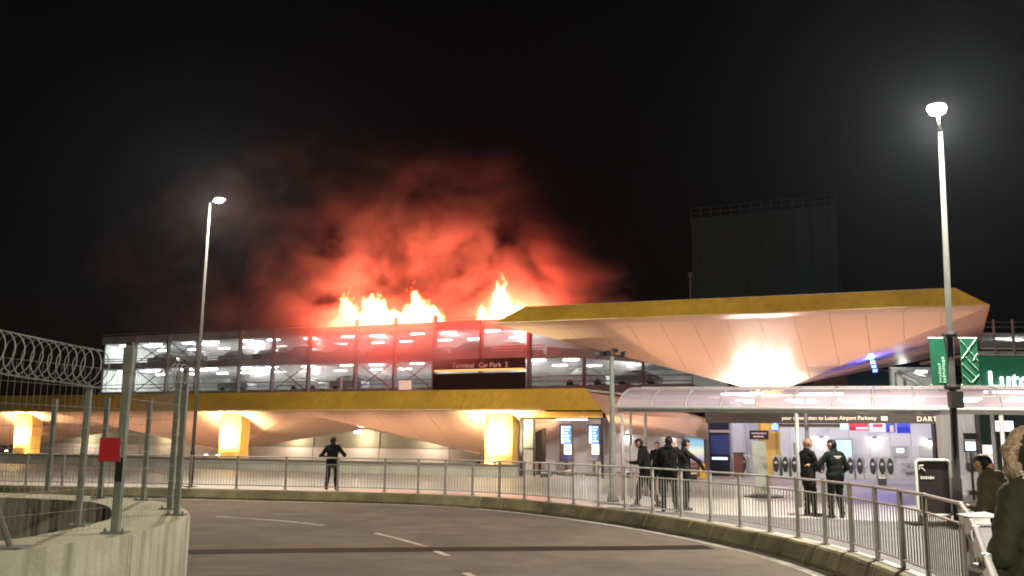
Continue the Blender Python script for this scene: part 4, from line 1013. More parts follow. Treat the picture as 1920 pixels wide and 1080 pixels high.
def sdf_body(prims, h=.0125, k=.022):
    P3 = []
    for p in prims: P3 += [np.array(p[0], float) - max(p[2], p[3]) * p[5].max() if len(p) > 5 else np.array(p[0], float) - max(p[2], p[3]), np.array(p[0], float) + max(p[2], p[3]), np.array(p[1], float) - max(p[2], p[3]), np.array(p[1], float) + max(p[2], p[3])]
    P3 = np.array(P3); lo = P3.min(0) - .06; hi = P3.max(0) + .06
    n = np.ceil((hi - lo) / h).astype(int) + 1
    D = np.full(n, 1.0, np.float32); H = np.full(n, 1.0, np.float32); I = np.zeros(n, np.int16)
    for p in prims:
        a, b, ra, rb, mi = p[:5]; sc_ = np.array(p[5]) if len(p) > 5 else np.ones(3)
        a, b = np.array(a, float), np.array(b, float); R = max(ra, rb) * sc_.max() + k + .03
        l = np.clip(((np.minimum(a, b) - R - lo) / h).astype(int), 0, n - 1); u = np.clip(((np.maximum(a, b) + R - lo) / h).astype(int) + 2, 1, n)
        gx = lo[0] + h * np.arange(l[0], u[0]); gy = lo[1] + h * np.arange(l[1], u[1]); gz = lo[2] + h * np.arange(l[2], u[2])
        X, Y, Z = np.meshgrid(gx, gy, gz, indexing='ij')
        X = (X - a[0]) / sc_[0]; Y = (Y - a[1]) / sc_[1]; Z = (Z - a[2]) / sc_[2]
        d = (b - a) / sc_; dd = max(1e-9, float(d @ d))
        t = np.clip((X * d[0] + Y * d[1] + Z * d[2]) / dd, 0, 1)
        ds = (np.sqrt((X - t * d[0]) ** 2 + (Y - t * d[1]) ** 2 + (Z - t * d[2]) ** 2) - (ra + (rb - ra) * t)) * sc_.min()
        S = (slice(l[0], u[0]), slice(l[1], u[1]), slice(l[2], u[2]))
        d0 = D[S]; kk = min(k, max(.004, .8 * min(ra, rb)))
        hh = np.clip(.5 + .5 * (ds - d0) / kk, 0, 1)
        D[S] = ds * (1 - hh) + d0 * hh - kk * hh * (1 - hh)
        m = ds < H[S]; Hs = H[S]; Hs[m] = ds[m]; Is = I[S]; Is[m] = mi
    return surface_nets(D, I, lo, h)
def vadd(a, b, s=1.0): return (a[0] + b[0] * s, a[1] + b[1] * s, a[2] + b[2] * s)
def person(label, pos, yaw, feet, larm, rarm, mats, H=1.75, lean=(0, 0), head=(0, 0), hood=False, bulk=1.0, hairm=3, long_coat=0.0, scarf=False, fur=False, hips=(0, 0), fine=.0125, short_sleeve=False, crouch=0.0):
    # local frame: x to the person's right, y forward, z up; mats: [jacket, trousers, skin, hair, shoe, eye, extra, extra2]
    s = H / 1.75; pr = []
    def c(a, b, ra, rb, m, sc=None):
        a = tuple(q * s for q in a); b = tuple(q * s for q in b)
        pr.append((a, b, ra * s, rb * s, m) + ((np.array(sc),) if sc else ()))
    hx, hy = hips; hz = .93 - crouch
    pel = (hx, hy, hz + .03)
    wst = (hx + lean[0] * .3, hy + lean[1] * .3, hz + .18); chs = (hx + lean[0] * .75, hy + lean[1] * .75, hz + .40 - abs(lean[1]) * .12); shz = hz + .515 - abs(lean[1]) * .25
    shc = (hx + lean[0], hy + lean[1], shz)
    nk = (shc[0] + lean[0] * .15, shc[1] + lean[1] * .15 + .01, shz + .085)
    hc = (nk[0] + head[0] * .05, nk[1] + .025 + head[1] * .06 + lean[1] * .15, nk[2] + .125 - abs(head[1]) * .035)
    # legs
    for sd, ft in ((-1, feet[0]), (1, feet[1])):
        hp = (hx + sd * .09, hy, hz - .01); ank = (ft[0], ft[1], .09)
        kn_ = ((hp[0] + ank[0]) / 2, (hp[1] + ank[1]) / 2 + .035 + crouch * .9 + ft[2] * .0, (hp[2] + ank[2]) / 2 + .01)
        c(hp, kn_, .103 * bulk, .076, 1); c(kn_, ank, .075, .062, 1); c(vadd(kn_, (0, -.03, -.12)), vadd(kn_, (0, -.012, -.26)), .05, .045, 1)
        fa = ft[2]; fx, fy = math.sin(fa), math.cos(fa)
        c((ank[0] - fx * .05, ank[1] - fy * .05, .045), (ank[0] + fx * .15, ank[1] + fy * .15, .036), .045, .036, 4); c((ank[0], ank[1], .05), (ank[0], ank[1], .10), .047, .044, 4)
    # trunk with clothing thickness
    c(vadd(pel, (-.075, 0, -.02)), vadd(pel, (.075, 0, -.02)), .125 * bulk, .125 * bulk, 1, (1, .95, 1))
    c(vadd(pel, (-.06, 0, .03)), vadd(wst, (-.03, 0, 0)), .132 * bulk, .13 * bulk, 0); c(vadd(pel, (.06, 0, .03)), vadd(wst, (.03, 0, 0)), .132 * bulk, .13 * bulk, 0)
    c(vadd(wst, (-.03, 0, 0)), vadd(chs, (-.075, 0, 0)), .13 * bulk, .125 * bulk, 0); c(vadd(wst, (.03, 0, 0)), vadd(chs, (.075, 0, 0)), .13 * bulk, .125 * bulk, 0)
    c(vadd(shc, (-.14, 0, -.02)), vadd(shc, (.14, 0, -.02)), .088 * bulk, .088 * bulk, 0); c(vadd(chs, (0, 0, .05)), vadd(shc, (0, 0, .02)), .125, .085, 0)
    if long_coat: c(vadd(pel, (-.05, 0, .0)), vadd(pel, (-.07, .0, -long_coat)), .155 * bulk, .17 * bulk, 0); c(vadd(pel, (.05, 0, .0)), vadd(pel, (.07, 0, -long_coat)), .155 * bulk, .17 * bulk, 0)
    c(shc, nk, .075, .058, 0); c(nk, vadd(nk, (head[0] * .02, .015, .07)), .055, .055, 2)
    # arms
    for sd, (el, wr, fd) in ((-1, larm), (1, rarm)):
        sh_ = (shc[0] + sd * .185, shc[1], shc[2] - .025)
        c(sh_, el, .070 * bulk, .055 * bulk, 0); c(el, wr, .054 * bulk, .040, 2 if short_sleeve else 0)
        if not short_sleeve: c(vadd(el, (0, 0, 0)), vadd(el, (.001, 0, 0)), .058 * bulk, .058 * bulk, 0)
        w = Vector(wr); d = Vector(fd).normalized(); sdv = d.cross(Vector((0, 0, 1)))
        if sdv.length < .2: sdv = d.cross(Vector((0, 1, 0)))
        sdv.normalize(); nrm_ = sdv.cross(d)
        pm_ = w + d * .05
        c(tuple(w), tuple(pm_ + d * .03), .027, .034, 2)
        for q, ln in ((-.027, .062), (-.009, .075), (.009, .070), (.027, .055)):
            b0_ = w + d * .085 + sdv * q; b1_ = b0_ + d * ln * .55 - nrm_ * .012; b2_ = b1_ + d * ln * .4 - nrm_ * .03
            c(tuple(b0_), tuple(b1_), .0105, .0095, 2); c(tuple(b1_), tuple(b2_), .0095, .0085, 2)
        t0 = w + d * .03 + sdv * (.03 * -sd); t1 = t0 + d * .035 + sdv * (.025 * -sd) - nrm_ * .012; c(tuple(t0), tuple(t1), .014, .011, 2); c(tuple(t1), tuple(t1 + d * .03), .011, .009, 2)
    # head
    fy = Vector((head[0], 1.0, -max(0, head[1]) * .5)).normalized(); fx = fy.cross(Vector((0, 0, 1))).normalized(); fz = fx.cross(fy)
    H0 = Vector(hc)
    def hp(x, y, z): return tuple(H0 + fx * x + fy * y + fz * z)
    c(hp(0, -.012, .028), hp(0, .012, .022), .093, .088, 2); c(hp(0, .02, -.045), hp(0, .028, -.075), .066, .052, 2); c(hp(0, .07, -.085), hp(0, .072, -.086), .024, .022, 2)
    c(hp(0, .098, .012), hp(0, .113, -.022), .011, .015, 2); c(hp(-.035, .090, .028), hp(.035, .090, .028), .013, .013, 2)
    for sd in (-1, 1):
        c(hp(sd * .034, .088, .008), hp(sd * .034, .089, .008), .0125, .0125, 5); c(hp(sd * .098, -.005, -.01), hp(sd * .100, -.012, .02), .014, .019, 2)
    c(hp(-.02, .093, -.053), hp(.02, .093, -.053), .009, .009, 2)
    if hairm is not None:
        c(hp(0, -.018, .036), hp(0, -.005, .044), .096, .092, hairm); c(hp(0, -.045, .0), hp(0, -.05, -.03), .083, .07, hairm); c(hp(-.03, .045, .082), hp(.03, .045, .082), .035, .035, hairm)
    if hood: c(vadd(nk, (-.05, -.075, -.02)), vadd(nk, (.05, -.075, -.02)), .055, .055, 0); c(vadd(nk, (-.06, -.02, .02)), vadd(nk, (-.05, .05, .0)), .035, .03, 0); c(vadd(nk, (.06, -.02, .02)), vadd(nk, (.05, .05, .0)), .035, .03, 0)
    else: c(vadd(nk, (-.04, -.03, .0)), vadd(nk, (.04, -.03, .0)), .045, .045, 0)
    if scarf:
        for k in range(7): 
            an0 = -2.6 + k * .75; smi = 6 if k % 2 else 3; c((nk[0] + .09 * math.sin(an0), nk[1] + .09 * math.cos(an0), nk[2] + .015), (nk[0] + .09 * math.sin(an0 + .75), nk[1] + .09 * math.cos(an0 + .75), nk[2] + .015), 0.05, .05, smi)
    if fur:
        rng = random.Random(5)
        for k in range(26):
            an = math.pi * 1.25 * (k / 25 - .5); rr = .165
            x_ = rr * math.sin(an); z_ = rr * math.cos(an) * 1.05 + .0
            p_ = hp(x_, -.005 + rng.uniform(-.02, .02), z_ - .0); c(p_, vadd(p_, (rng.uniform(-.02, .02), rng.uniform(-.03, .03), rng.uniform(-.02, .02))), rng.uniform(.03, .045), rng.uniform(.02, .035), 7)
        c(hp(0, -.09, .0), hp(0, -.07, .06), .125, .12, 0); c(hp(0, -.08, -.12), hp(0, -.10, -.04), .12, .12, 0)
    V, Fc, Fi = sdf_body(pr, fine)
    me = bpy.data.meshes.new('person'); me.from_pydata(V.tolist(), [], Fc.tolist())
    for m in mats: me.materials.append(MATS[m])
    me.polygons.foreach_set('material_index', Fi.astype(np.int32)); me.polygons.foreach_set('use_smooth', [True] * len(me.polygons))
    bm = bmesh.new(); bm.from_mesh(me); bmesh.ops.recalc_face_normals(bm, faces=bm.faces)
    for _ in range(1): bmesh.ops.smooth_vert(bm, verts=bm.verts, factor=.35, use_axis_x=True, use_axis_y=True, use_axis_z=True)
    bm.normal_update()
    for v in bm.verts:
        if v.co.z < 1.42 * s and any(f.material_index in (0, 1) for f in v.link_faces):
            x_, y_, z_ = v.co; ph = x_ * 9 + y_ * 7
            v.co += v.normal * (.0055 * math.sin(z_ * 42 + 2.2 * math.sin(ph * 1.7) + ph) * (.5 + .5 * math.sin(z_ * 9 + ph * .8)) + .004 * math.sin(x_ * 60 + z_ * 23) * math.sin(y_ * 47 - z_ * 31))
    bm.to_mesh(me); bm.free()
    zmin = min(v.co.z for v in me.vertices)
    o = bpy.data.objects.new('person', me); COL.objects.link(o); o.location = (pos[0], pos[1], pos[2] - zmin); o.rotation_euler = (0, 0, yaw)
    return tag(o, label, 'person')
def wpt(o, p): return Matrix.Translation(o.location) @ Matrix.Rotation(o.rotation_euler.z, 4, 'Z') @ Vector(p)
def phone(o, p, label, tilt=.5):
    e = empty('mobile_phone', wpt(o, p), label, 'phone'); e.rotation_euler = (tilt, 0, o.rotation_euler.z)
    for nme, m, b in (('casing', 'black', ((0, 0, 0), (.075, .01, .15))), ('screen', 'screen_navy', ((0, -.0065, 0), (.066, .002, .138)))):
        q = bpy.data.objects.new(nme, MB().box(*b).mesh(nme, m)); COL.objects.link(q); q.parent = e
STD = ['jacket_black', 'trouser_dark', 'skin', 'hair', 'shoe', 'eye', 'stripe', 'fur']
HANG_L = ((-.26, -.02, 1.13), (-.27, .06, .88), (0, .15, -1)); HANG_R = ((.26, -.02, 1.13), (.27, .06, .88), (0, .15, -1))
# 1 lone watcher, back to us, holding a phone up
p1 = G(617, 919.5); p1.y += .35
P1 = person('person in black filming the fire alone beside the railing', (p1.x, p1.y, 0), math.radians(4), ((-.17, 0, -.25), (.17, 0, .25)), ((-.40, .03, 1.13), (-.22, .26, 1.10), (.8, .5, .2)), ((.40, .06, 1.17), (.20, .27, 1.36), (-.2, .3, 1)), STD, H=1.70, hood=True, bulk=1.12)
phone(P1, (.16, .36, 1.42), 'mobile phone raised by the lone watcher at the railing', 0.0)
# 2 and 3 the pair behind the railing
p2 = G(1216, 953); p2.y += .45
P2 = person('person in black jacket and cap looking down at a phone', (p2.x, p2.y, 0), math.radians(68), ((-.16, .20, -.4), (.14, -.30, .5)), ((-.29, .10, 1.13), (-.10, .36, 1.12), (.5, .8, .3)), ((.29, .06, 1.12), (.10, .32, 1.10), (-.3, .9, .4)), STD, H=1.78, head=(-.1, .9), lean=(0, .06), hood=True, bulk=1.12)
phone(P2, (-.02, .50, 1.17), 'mobile phone held by the person in the black jacket', -.9)
p3 = G(1262, 963); p3.y += .5
P3 = person('person in long black jacket with hand raised to the ear', (p3.x, p3.y, 0), math.radians(-12), ((-.14, .02, -.2), (.17, -.05, .3)), ((-.32, .02, 1.14), (-.16, .22, 1.05), (.8, .5, .1)), ((.38, .12, 1.22), (.20, .14, 1.50), (-.3, .2, 1)), ['jacket_black', 'trouser_dark', 'skin', 'hair', 'shoe', 'eye', 'stripe', 'fur'], H=1.80, hood=True, bulk=1.18, head=(.3, .1))
p4 = Vector((P(1284, 900, 23.4).x, 23.4, 0))
P4 = person('person in dark grey jacket half hidden behind the pair, arm reaching right', p4, math.radians(-75), ((-.12, .05, -.2), (.13, -.05, .2)), HANG_L, ((.30, .26, 1.22), (.18, .46, 1.0), (0, .7, -.7)), ['jacket_grey'] + STD[1:], H=1.74, head=(0, .3))
p5 = Vector((P(1233, 900, 30).x, 30, 0))
P5 = person('distant person in black glimpsed between the two standing friends', p5, math.radians(160), ((-.11, 0, -.2), (.11, .03, .2)), HANG_L, HANG_R, STD, H=1.66, fine=.016)
# 5 and 6 the officers
p6 = G(1522, 969); p6.y += .15
P6 = person('bald officer in black fleece with hands joined, facing right', (p6.x, p6.y, 0), math.radians(-72), ((-.10, .02, -.25), (.11, .07, .25)), ((-.25, .10, 1.14), (-.06, .27, 1.05), (.7, .7, 0)), ((.25, .10, 1.12), (.05, .30, 1.03), (-.6, .8, 0)), ['jacket_black', 'trouser_brown', 'skin', 'baldhair', 'shoe', 'eye', 'stripe', 'fur'], H=1.77, bulk=1.04)
p7 = G(1574, 973); p7.y += .15
P7 = person('officer in dark vest with his back turned, one arm out', (p7.x, p7.y, 0), math.radians(14), ((-.13, .0, -.3), (.14, .0, .3)), ((-.36, .08, 1.20), (-.44, .28, 1.17), (-.5, .8, .2)), ((.32, -.02, 1.15), (.24, .16, .98), (-.3, .9, -.2)), ['vest', 'trouser_dark', 'skin', 'hair', 'shoe', 'eye', 'stripe', 'fur'], H=1.75, bulk=1.12, head=(-.75, 0))
for k, (w_, zt_) in enumerate(((.19, 1.40), (.10, 1.365))):
    q = MB().box((0, -.137, zt_), (w_, .004, .022)).build('back_lettering', 'grey_int'); q.parent = P7
# 7 foreground figure in green coat, 8 leaning figure
p8 = Vector((P(1938, 900, 5.6).x, 5.6, 0))
P8 = person('person in dark green coat with fur trimmed hood at the right edge', p8, math.radians(22), ((-.12, .05, -.2), (.13, -.05, .2)), ((-.37, -.04, 1.10), (-.15, .24, 1.06), (.8, .5, 0)), ((.36, .02, 1.10), (.2, .3, 1.0), (-.5, .8, 0)), ['coat_green', 'trouser_dark', 'skin', 'hair', 'shoe', 'eye', 'stripe', 'fur'], H=1.70, fur=True, scarf=True, bulk=1.3, long_coat=.12, fine=.011)
p9 = Vector((5.62, 10.5, 0))
P9 = person('person in olive jacket leaning on the railing at right', p9, math.radians(28), ((-.12, -.05, -.1), (.13, -.12, .1)), ((-.24, .16, 1.07), (-.16, .36, 1.06), (.2, .9, .1)), ((.26, .12, 1.06), (.14, .34, 1.06), (-.2, .9, .1)), ['coat_olive', 'trouser_dark', 'skin', 'hair', 'shoe', 'eye', 'stripe', 'fur'], H=1.62, lean=(0, .15), head=(0, .9), bulk=1.2, hood=True)
bg_ = wpt(P9, (0, -.20, 0)); bp_ = empty('brown_backpack', bg_ + Vector((0, 0, .95)), 'brown backpack worn by the person in the olive jacket', 'bag')
def blob(name, m, c_, r, parent, sd=1):
    bm = bmesh.new(); bmesh.ops.create_icosphere(bm, subdivisions=3, radius=1); rg = random.Random(sd)
    ph = [rg.uniform(0, 6) for _ in range(6)]
    for v in bm.verts:
        q = v.co.copy(); f = 1 + .05 * math.sin(4 * q.x + ph[0]) + .05 * math.sin(5 * q.z + ph[1]) + .03 * math.sin(9 * q.y + ph[2])
        e_ = .72; v.co = Vector((math.copysign(abs(q.x) ** e_, q.x) * r[0], math.copysign(abs(q.y) ** e_, q.y) * r[1], math.copysign(abs(q.z) ** e_, q.z) * r[2])) * f + c_
    me = bpy.data.meshes.new(name); bm.to_mesh(me); bm.free(); me.materials.append(MATS[m]); me.polygons.foreach_set('use_smooth', [True] * len(me.polygons))
    o = bpy.data.objects.new(name, me); COL.objects.link(o); attach(o, parent); return o
sc_c = Vector((bg_.x + .03, bg_.y, .0))
blob('main_pouch', 'brown_bag', Vector((sc_c.x, sc_c.y, 1.16)), (.12, .15, .22), bp_, 2); blob('front_pocket', 'brown_bag', Vector((sc_c.x + .10, sc_c.y - .02, 1.07)), (.05, .11, .10), bp_, 3)
MB().tube([Vector((sc_c.x - .04, sc_c.y, 1.35)), Vector((sc_c.x, sc_c.y, 1.42)), Vector((sc_c.x + .04, sc_c.y, 1.35))], .012, 6).build('handle', 'black', bp_)
sq = P(1856, 1040, 6.3); sx_, sy_ = sq.x, 6.3
sui = empty('suitcase', (sx_, sy_, 0), 'tall pale suitcase standing between the railing and the green coat', 'suitcase')
bmx = MB().box((sx_, sy_, .49), (.20, .30, .84)).build('shell', 'case', sui); md = bmx.modifiers.new('b', 'BEVEL'); md.width = .05; md.segments = 3
for k in range(3): MB().box((sx_ - .06 + k * .06, sy_ - .152, .49), (.018, .012, .70)).build('groove', 'darkmetal', sui)
for a_ in (-.07, .07): MB().tube([(sx_ + a_, sy_, .0), (sx_ + a_, sy_, .08)], .035, 8).build('wheel', 'tyre', sui)
MB().tube([(sx_, sy_ - .07, .90), (sx_, sy_ - .07, .95), (sx_, sy_ + .07, .95), (sx_, sy_ + .07, .90)], .014, 6).build('handle', 'black', sui)
pp_ = empty('paper_sheet', (4.1, 8.2, 1.09), 'sheet of white paper lying across the top of the railing', 'paper')
MB().plate([Vector((3.98, 8.3, 1.086)), Vector((4.30, 8.42, 1.10)), Vector((4.34, 8.1, 1.07)), Vector((3.95, 8.02, 1.085))], .006, d=Vector((0, 0, 1))).build('sheet', 'paper', pp_)

# ================================================================== FIRE AND SMOKE
def gn_volume(name, lo, hi, res, build, material, loc, rot):
    me = bpy.data.meshes.new(name); o = bpy.data.objects.new(name, me); COL.objects.link(o); o.location = loc; o.rotation_euler = (0, 0, rot)
    ng = bpy.data.node_groups.new(name, 'GeometryNodeTree'); ng.interface.new_socket('Geometry', in_out='OUTPUT', socket_type='NodeSocketGeometry')
    N, L = ng.nodes, ng.links
    vc = N.new('GeometryNodeVolumeCube'); vc.inputs['Min'].default_value = lo; vc.inputs['Max'].default_value = hi
    for k, a in enumerate('XYZ'): vc.inputs['Resolution ' + a].default_value = res[k]
    sm_ = N.new('GeometryNodeSetMaterial'); sm_.inputs['Material'].default_value = material; out = N.new('NodeGroupOutput')
    L.new(build(N, L), vc.inputs['Density']); L.new(vc.outputs[0], sm_.inputs[0]); L.new(sm_.outputs[0], out.inputs[0])
    md = o.modifiers.new('volume', 'NODES'); md.node_group = ng; return o
class NB:
    def __init__(s, N, L): s.N, s.L = N, L
    def _in(s, sock, v):
        if hasattr(v, 'is_output'): s.L.new(v, sock)
        else: sock.default_value = v
    def m(s, op, a, b=0.0, c=None):
        n = s.N.new('ShaderNodeMath'); n.operation = op; s._in(n.inputs[0], a); s._in(n.inputs[1], b)
        if c is not None: s._in(n.inputs[2], c)
        return n.outputs[0]
    def vm(s, op, a, b):
        n = s.N.new('ShaderNodeVectorMath'); n.operation = op; s._in(n.inputs[0], a); s._in(n.inputs[1], b); return n.outputs[0]
    def noise(s, vec, scale, detail=4, rough=.55, dist=0.0):
        n = s.N.new('ShaderNodeTexNoise'); s.L.new(vec, n.inputs['Vector']); n.inputs['Scale'].default_value = scale; n.inputs['Detail'].default_value = detail; n.inputs['Roughness'].default_value = rough; n.inputs['Distortion'].default_value = dist
        return n.outputs[0], n.outputs[1]
    def mr(s, v, a, b, c=0.0, d=1.0, smooth=True):
        n = s.N.new('ShaderNodeMapRange'); s._in(n.inputs[0], v); n.inputs[1].default_value = a; n.inputs[2].default_value = b; n.inputs[3].default_value = c; n.inputs[4].default_value = d
        if smooth: n.interpolation_type = 'SMOOTHSTEP'
        return n.outputs[0]
    def pos(s): return s.N.new('GeometryNodeInputPosition').outputs[0]
    def sep(s, v):
        n = s.N.new('ShaderNodeSeparateXYZ'); s.L.new(v, n.inputs[0]); return n.outputs
    def comb(s, x, y, z):
        n = s.N.new('ShaderNodeCombineXYZ'); s._in(n.inputs[0], x); s._in(n.inputs[1], y); s._in(n.inputs[2], z); return n.outputs[0]
    def curve(s, v, pts):
        n = s.N.new('ShaderNodeFloatCurve'); cv = n.mapping.curves[0]
        while len(cv.points) > 2: cv.points.remove(cv.points[1])
        cv.points[0].location = pts[0]; cv.points[1].location = pts[-1]
        for p in pts[1:-1]: cv.points.new(*p)
        n.mapping.update(); s._in(n.inputs['Value'], v); return n.outputs[0]
# local frame of the fire: x along the facade from CO, y into the deck, z above the roof deck (12.6)
FZ = 12.6
def fx_(px): return KP_(px, 600)[0]
def smoke_field(N, L):
    b = NB(N, L); p = b.pos(); x, y, z = b.sep(p)
    n0, c0 = b.noise(p, .085, 2, .5)
    warp = b.vm('SCALE', c0, (0, 0, 0)); sc = N.nodes[-1] if False else None
    wv = N.new('ShaderNodeVectorMath'); wv.operation = 'MULTIPLY'; L.new(c0, wv.inputs[0]); wv.inputs[1].default_value = (7, 7, 5)
    q = b.vm('ADD', p, wv.outputs[0])
    qs = N.new('ShaderNodeVectorMath'); qs.operation = 'MULTIPLY'; L.new(q, qs.inputs[0]); qs.inputs[1].default_value = (.75, 1, 1.15)
    n1, _ = b.noise(qs.outputs[0], .14, 7, .62, .5)
    body = b.mr(n1, .485, .60)
    # dome of lit smoke leaning to the left with height
    xs = b.m('ADD', x, b.m('MULTIPLY', z, .55))
    cx = (fx_(545) + fx_(930)) / 2
    dx = b.m('DIVIDE', b.m('SUBTRACT', xs, cx), 25.0); dz = b.m('DIVIDE', z, 13.5); dy = b.m('DIVIDE', b.m('SUBTRACT', y, 4.0), 7.5)
    r = b.m('SQRT', b.m('ADD', b.m('ADD', b.m('MULTIPLY', dx, dx), b.m('MULTIPLY', dz, dz)), b.m('MULTIPLY', dy, dy)))
    r = b.m('ADD', r, b.m('MULTIPLY', b.m('SUBTRACT', n0, .5), .9))
    dome = b.m('MULTIPLY', b.mr(r, 1.12, .72), b.mr(r, .30, .66, .16, 1.0))
    low = b.mr(z, 3.5, -1.5, 0, .5)
    d = b.m('MULTIPLY', dome, b.m('ADD', body, b.m('MULTIPLY', low, dome)))
    outer = b.m('MULTIPLY', b.m('MULTIPLY', b.mr(r, 1.75, 1.0), b.mr(r, .8, 1.05)), b.mr(n1, .44, .68))
    d = b.m('ADD', d, b.m('MULTIPLY', b.m('MULTIPLY', outer, b.mr(xs, fx_(1200), fx_(1000))), .21))
    fr = b.m('MULTIPLY', b.mr(y, -.8, -2.2), b.m('MULTIPLY', b.mr(z, 3.0, .5), b.m('MULTIPLY', b.mr(x, fx_(520), fx_(640)), b.mr(x, fx_(930), fx_(850)))))
    d = b.m('ADD', d, b.m('MULTIPLY', fr, b.mr(n1, .35, .65, .08, .32)))
    base = b.mr(z, -4.9, -3.4)
    return b.m('MULTIPLY', b.m('MULTIPLY', d, base), .34)
sm_mat = bpy.data.materials.new('smoke'); sm_mat.use_nodes = True; nt = sm_mat.node_tree; nt.nodes.clear()
pv = nt.nodes.new('ShaderNodeVolumePrincipled'); pv.inputs['Color'].default_value = (.80, .72, .70, 1); pv.inputs['Density'].default_value = 1.0; pv.inputs['Anisotropy'].default_value = .15; pv.inputs['Density Attribute'].default_value = 'density'
oo = nt.nodes.new('ShaderNodeOutputMaterial'); nt.links.new(pv.outputs[0], oo.inputs['Volume'])
smk = gn_volume('smoke', (-62, -5.0, -5.0), (20, 13, 34), (215, 48, 102), smoke_field, sm_mat, K(0, 0, FZ), -TH)
tag(smk, 'glowing red smoke billowing from the car park roof', 'smoke', kind='stuff')
# flames: each fire is a volume of its own
def flame_mat():
    m = bpy.data.materials.new('flame'); m.use_nodes = True; nt = m.node_tree; nt.nodes.clear()
    vi = nt.nodes.new('ShaderNodeVolumeInfo'); rp = nt.nodes.new('ShaderNodeValToRGB'); e = rp.color_ramp.elements
    e[0].position = 0; e[0].color = (1, .06, .01, 1); e[1].position = .8; e[1].color = (1, .68, .32, 1); q = e.new(.35); q.color = (1, .25, .05, 1)
    em = nt.nodes.new('ShaderNodeEmission'); mu = nt.nodes.new('ShaderNodeMath'); mu.operation = 'MULTIPLY'; mu.inputs[1].default_value = 7.0
    nt.links.new(vi.outputs['Density'], rp.inputs[0]); nt.links.new(rp.outputs[0], em.inputs[0]); nt.links.new(vi.outputs['Density'], mu.inputs[0]); nt.links.new(mu.outputs[0], em.inputs[1])
    o = nt.nodes.new('ShaderNodeOutputMaterial'); nt.links.new(em.outputs[0], o.inputs['Volume']); return m
FM = flame_mat()
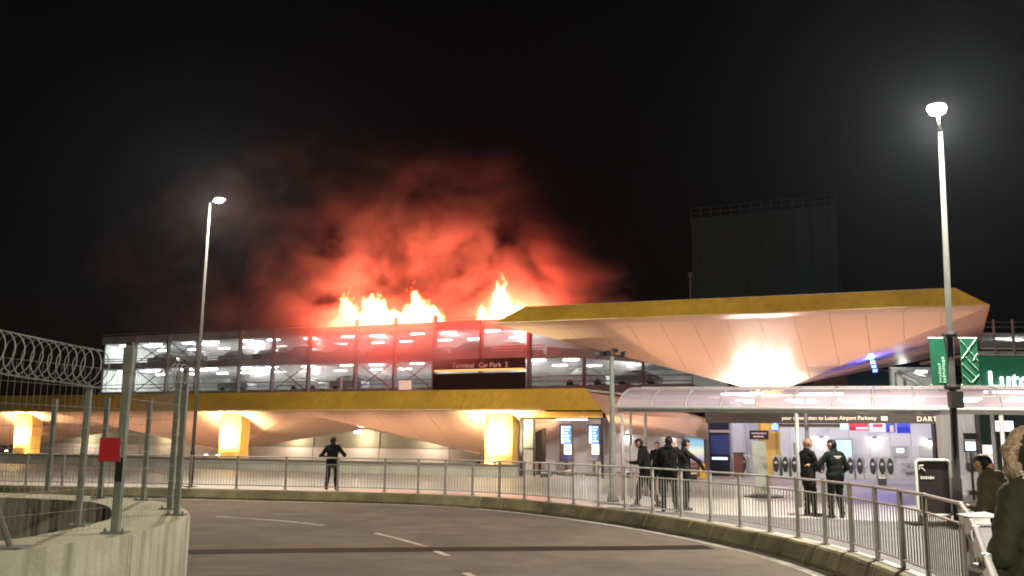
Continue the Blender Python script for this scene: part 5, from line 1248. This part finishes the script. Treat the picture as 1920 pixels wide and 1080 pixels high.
def flame(px0, px1, prof, hmax, label, seed, cards):
    u0, u1 = fx_(px0), fx_(px1); wdt = u1 - u0
    def field(N, L):
        b = NB(N, L); p = b.pos(); x, y, z = b.sep(p)
        ps = N.new('ShaderNodeVectorMath'); ps.operation = 'ADD'; L.new(p, ps.inputs[0]); ps.inputs[1].default_value = (seed * 13.7, seed * 5.1, seed * 3.3)
        st = N.new('ShaderNodeVectorMath'); st.operation = 'MULTIPLY'; L.new(ps.outputs[0], st.inputs[0]); st.inputs[1].default_value = (1, 1, .55)
        _, cn = b.noise(st.outputs[0], .8, 3, .6)
        cs_ = b.sep(cn)
        amp = b.m('MULTIPLY', b.mr(z, 0, hmax, .15, 1.0), 3.3)
        xd = b.m('ADD', x, b.m('MULTIPLY', b.m('SUBTRACT', cs_[0], .5), amp))
        t = b.m('DIVIDE', xd, wdt)
        h = b.m('MULTIPLY', b.curve(t, prof), hmax)
        n2, _ = b.noise(st.outputs[0], 1.9, 4, .65)
        hh = b.m('ADD', h, b.m('MULTIPLY', b.m('SUBTRACT', n2, .5), b.m('MULTIPLY', h, 2.0)))
        n3, _ = b.noise(st.outputs[0], 4.5, 3, .6)
        hh = b.m('ADD', hh, b.m('MULTIPLY', b.m('SUBTRACT', n3, .5), b.m('MULTIPLY', h, .9)))
        dv = b.m('SUBTRACT', hh, z)
        core = b.mr(dv, 0.0, .75)
        yy = b.m('ABSOLUTE', b.m('ADD', y, b.m('MULTIPLY', b.m('SUBTRACT', cs_[1], .5), amp)))
        depth = b.mr(b.m('ADD', yy, b.m('MULTIPLY', z, .12)), 1.1, .5)
        ends = b.m('MULTIPLY', b.mr(t, 0, .06), b.mr(t, 1, .94))
        return b.m('MULTIPLY', b.m('MULTIPLY', core, depth), ends)
    o = gn_volume('flame', (-.5, -1.8, 0), (wdt + .5, 1.8, hmax * 1.5), (int(max(24, wdt / .08)), 28, int(hmax * 1.5 / .08)), field, FM, K(u0, 1.6, FZ + .2), -TH)
    tag(o, label, 'fire', 'flames on the car park roof', kind='stuff')
    for t in (.3, .75): plight('fire_light', K(u0 + wdt * t, -1.3, FZ + .6), 850, (1, .06, .035), .5, o)  # unseen lights added before the parapet to redden the facade
    for t, hz_, pw in cards: plight('fire_light', K(u0 + wdt * t, .8, FZ + hz_ + .5), pw, (1, .048, .026), .9, o)
    return o
flame(598, 670, [(0, .1), (.1, .4), (.28, .5), (.42, .85), (.55, 1.0), (.66, .8), (.78, .5), (1, .6)], 4.1, 'leftmost jagged flames on the car park roof', 1, [(.5, 2.2, 2960)])
flame(664, 746, [(0, .75), (.12, .9), (.25, 1.0), (.4, .9), (.6, .62), (.85, .5), (1, .3)], 3.9, 'broad white-hot flames left of centre on the car park roof', 2, [(.45, 2.4, 3840)])
flame(740, 820, [(0, .5), (.15, .68), (.28, 1.0), (.36, .78), (.5, .7), (.7, .62), (.9, .42), (1, .2)], 4.1, 'curling flames at centre of the car park roof', 3, [(.4, 2.4, 3840)])
flame(880, 1030, [(0, .1), (.08, .4), (.17, .25), (.29, 1.0), (.35, .8), (.46, .42), (.6, .42), (.68, .3), (.8, .36), (1, .15)], 5.0, 'tall pointed flames beside the tip of the large canopy', 4, [(.32, 2.6, 3840), (.75, 2.0, 2720)])

# ================================================================== AIR
hz_mat = bpy.data.materials.new('haze'); hz_mat.use_nodes = True; nt = hz_mat.node_tree; nt.nodes.clear()
pv = nt.nodes.new('ShaderNodeVolumePrincipled'); pv.inputs['Color'].default_value = (.72, .82, 1, 1); pv.inputs['Density'].default_value = .0001; pv.inputs['Anisotropy'].default_value = .72
oo = nt.nodes.new('ShaderNodeOutputMaterial'); nt.links.new(pv.outputs[0], oo.inputs['Volume'])
MATS['haze'] = hz_mat
hz = MB().box((0, 65, 22), (190, 170, 47)).build('haze', 'haze'); tag(hz, 'thin smoky night haze filling the air over the plaza', 'haze', kind='stuff')
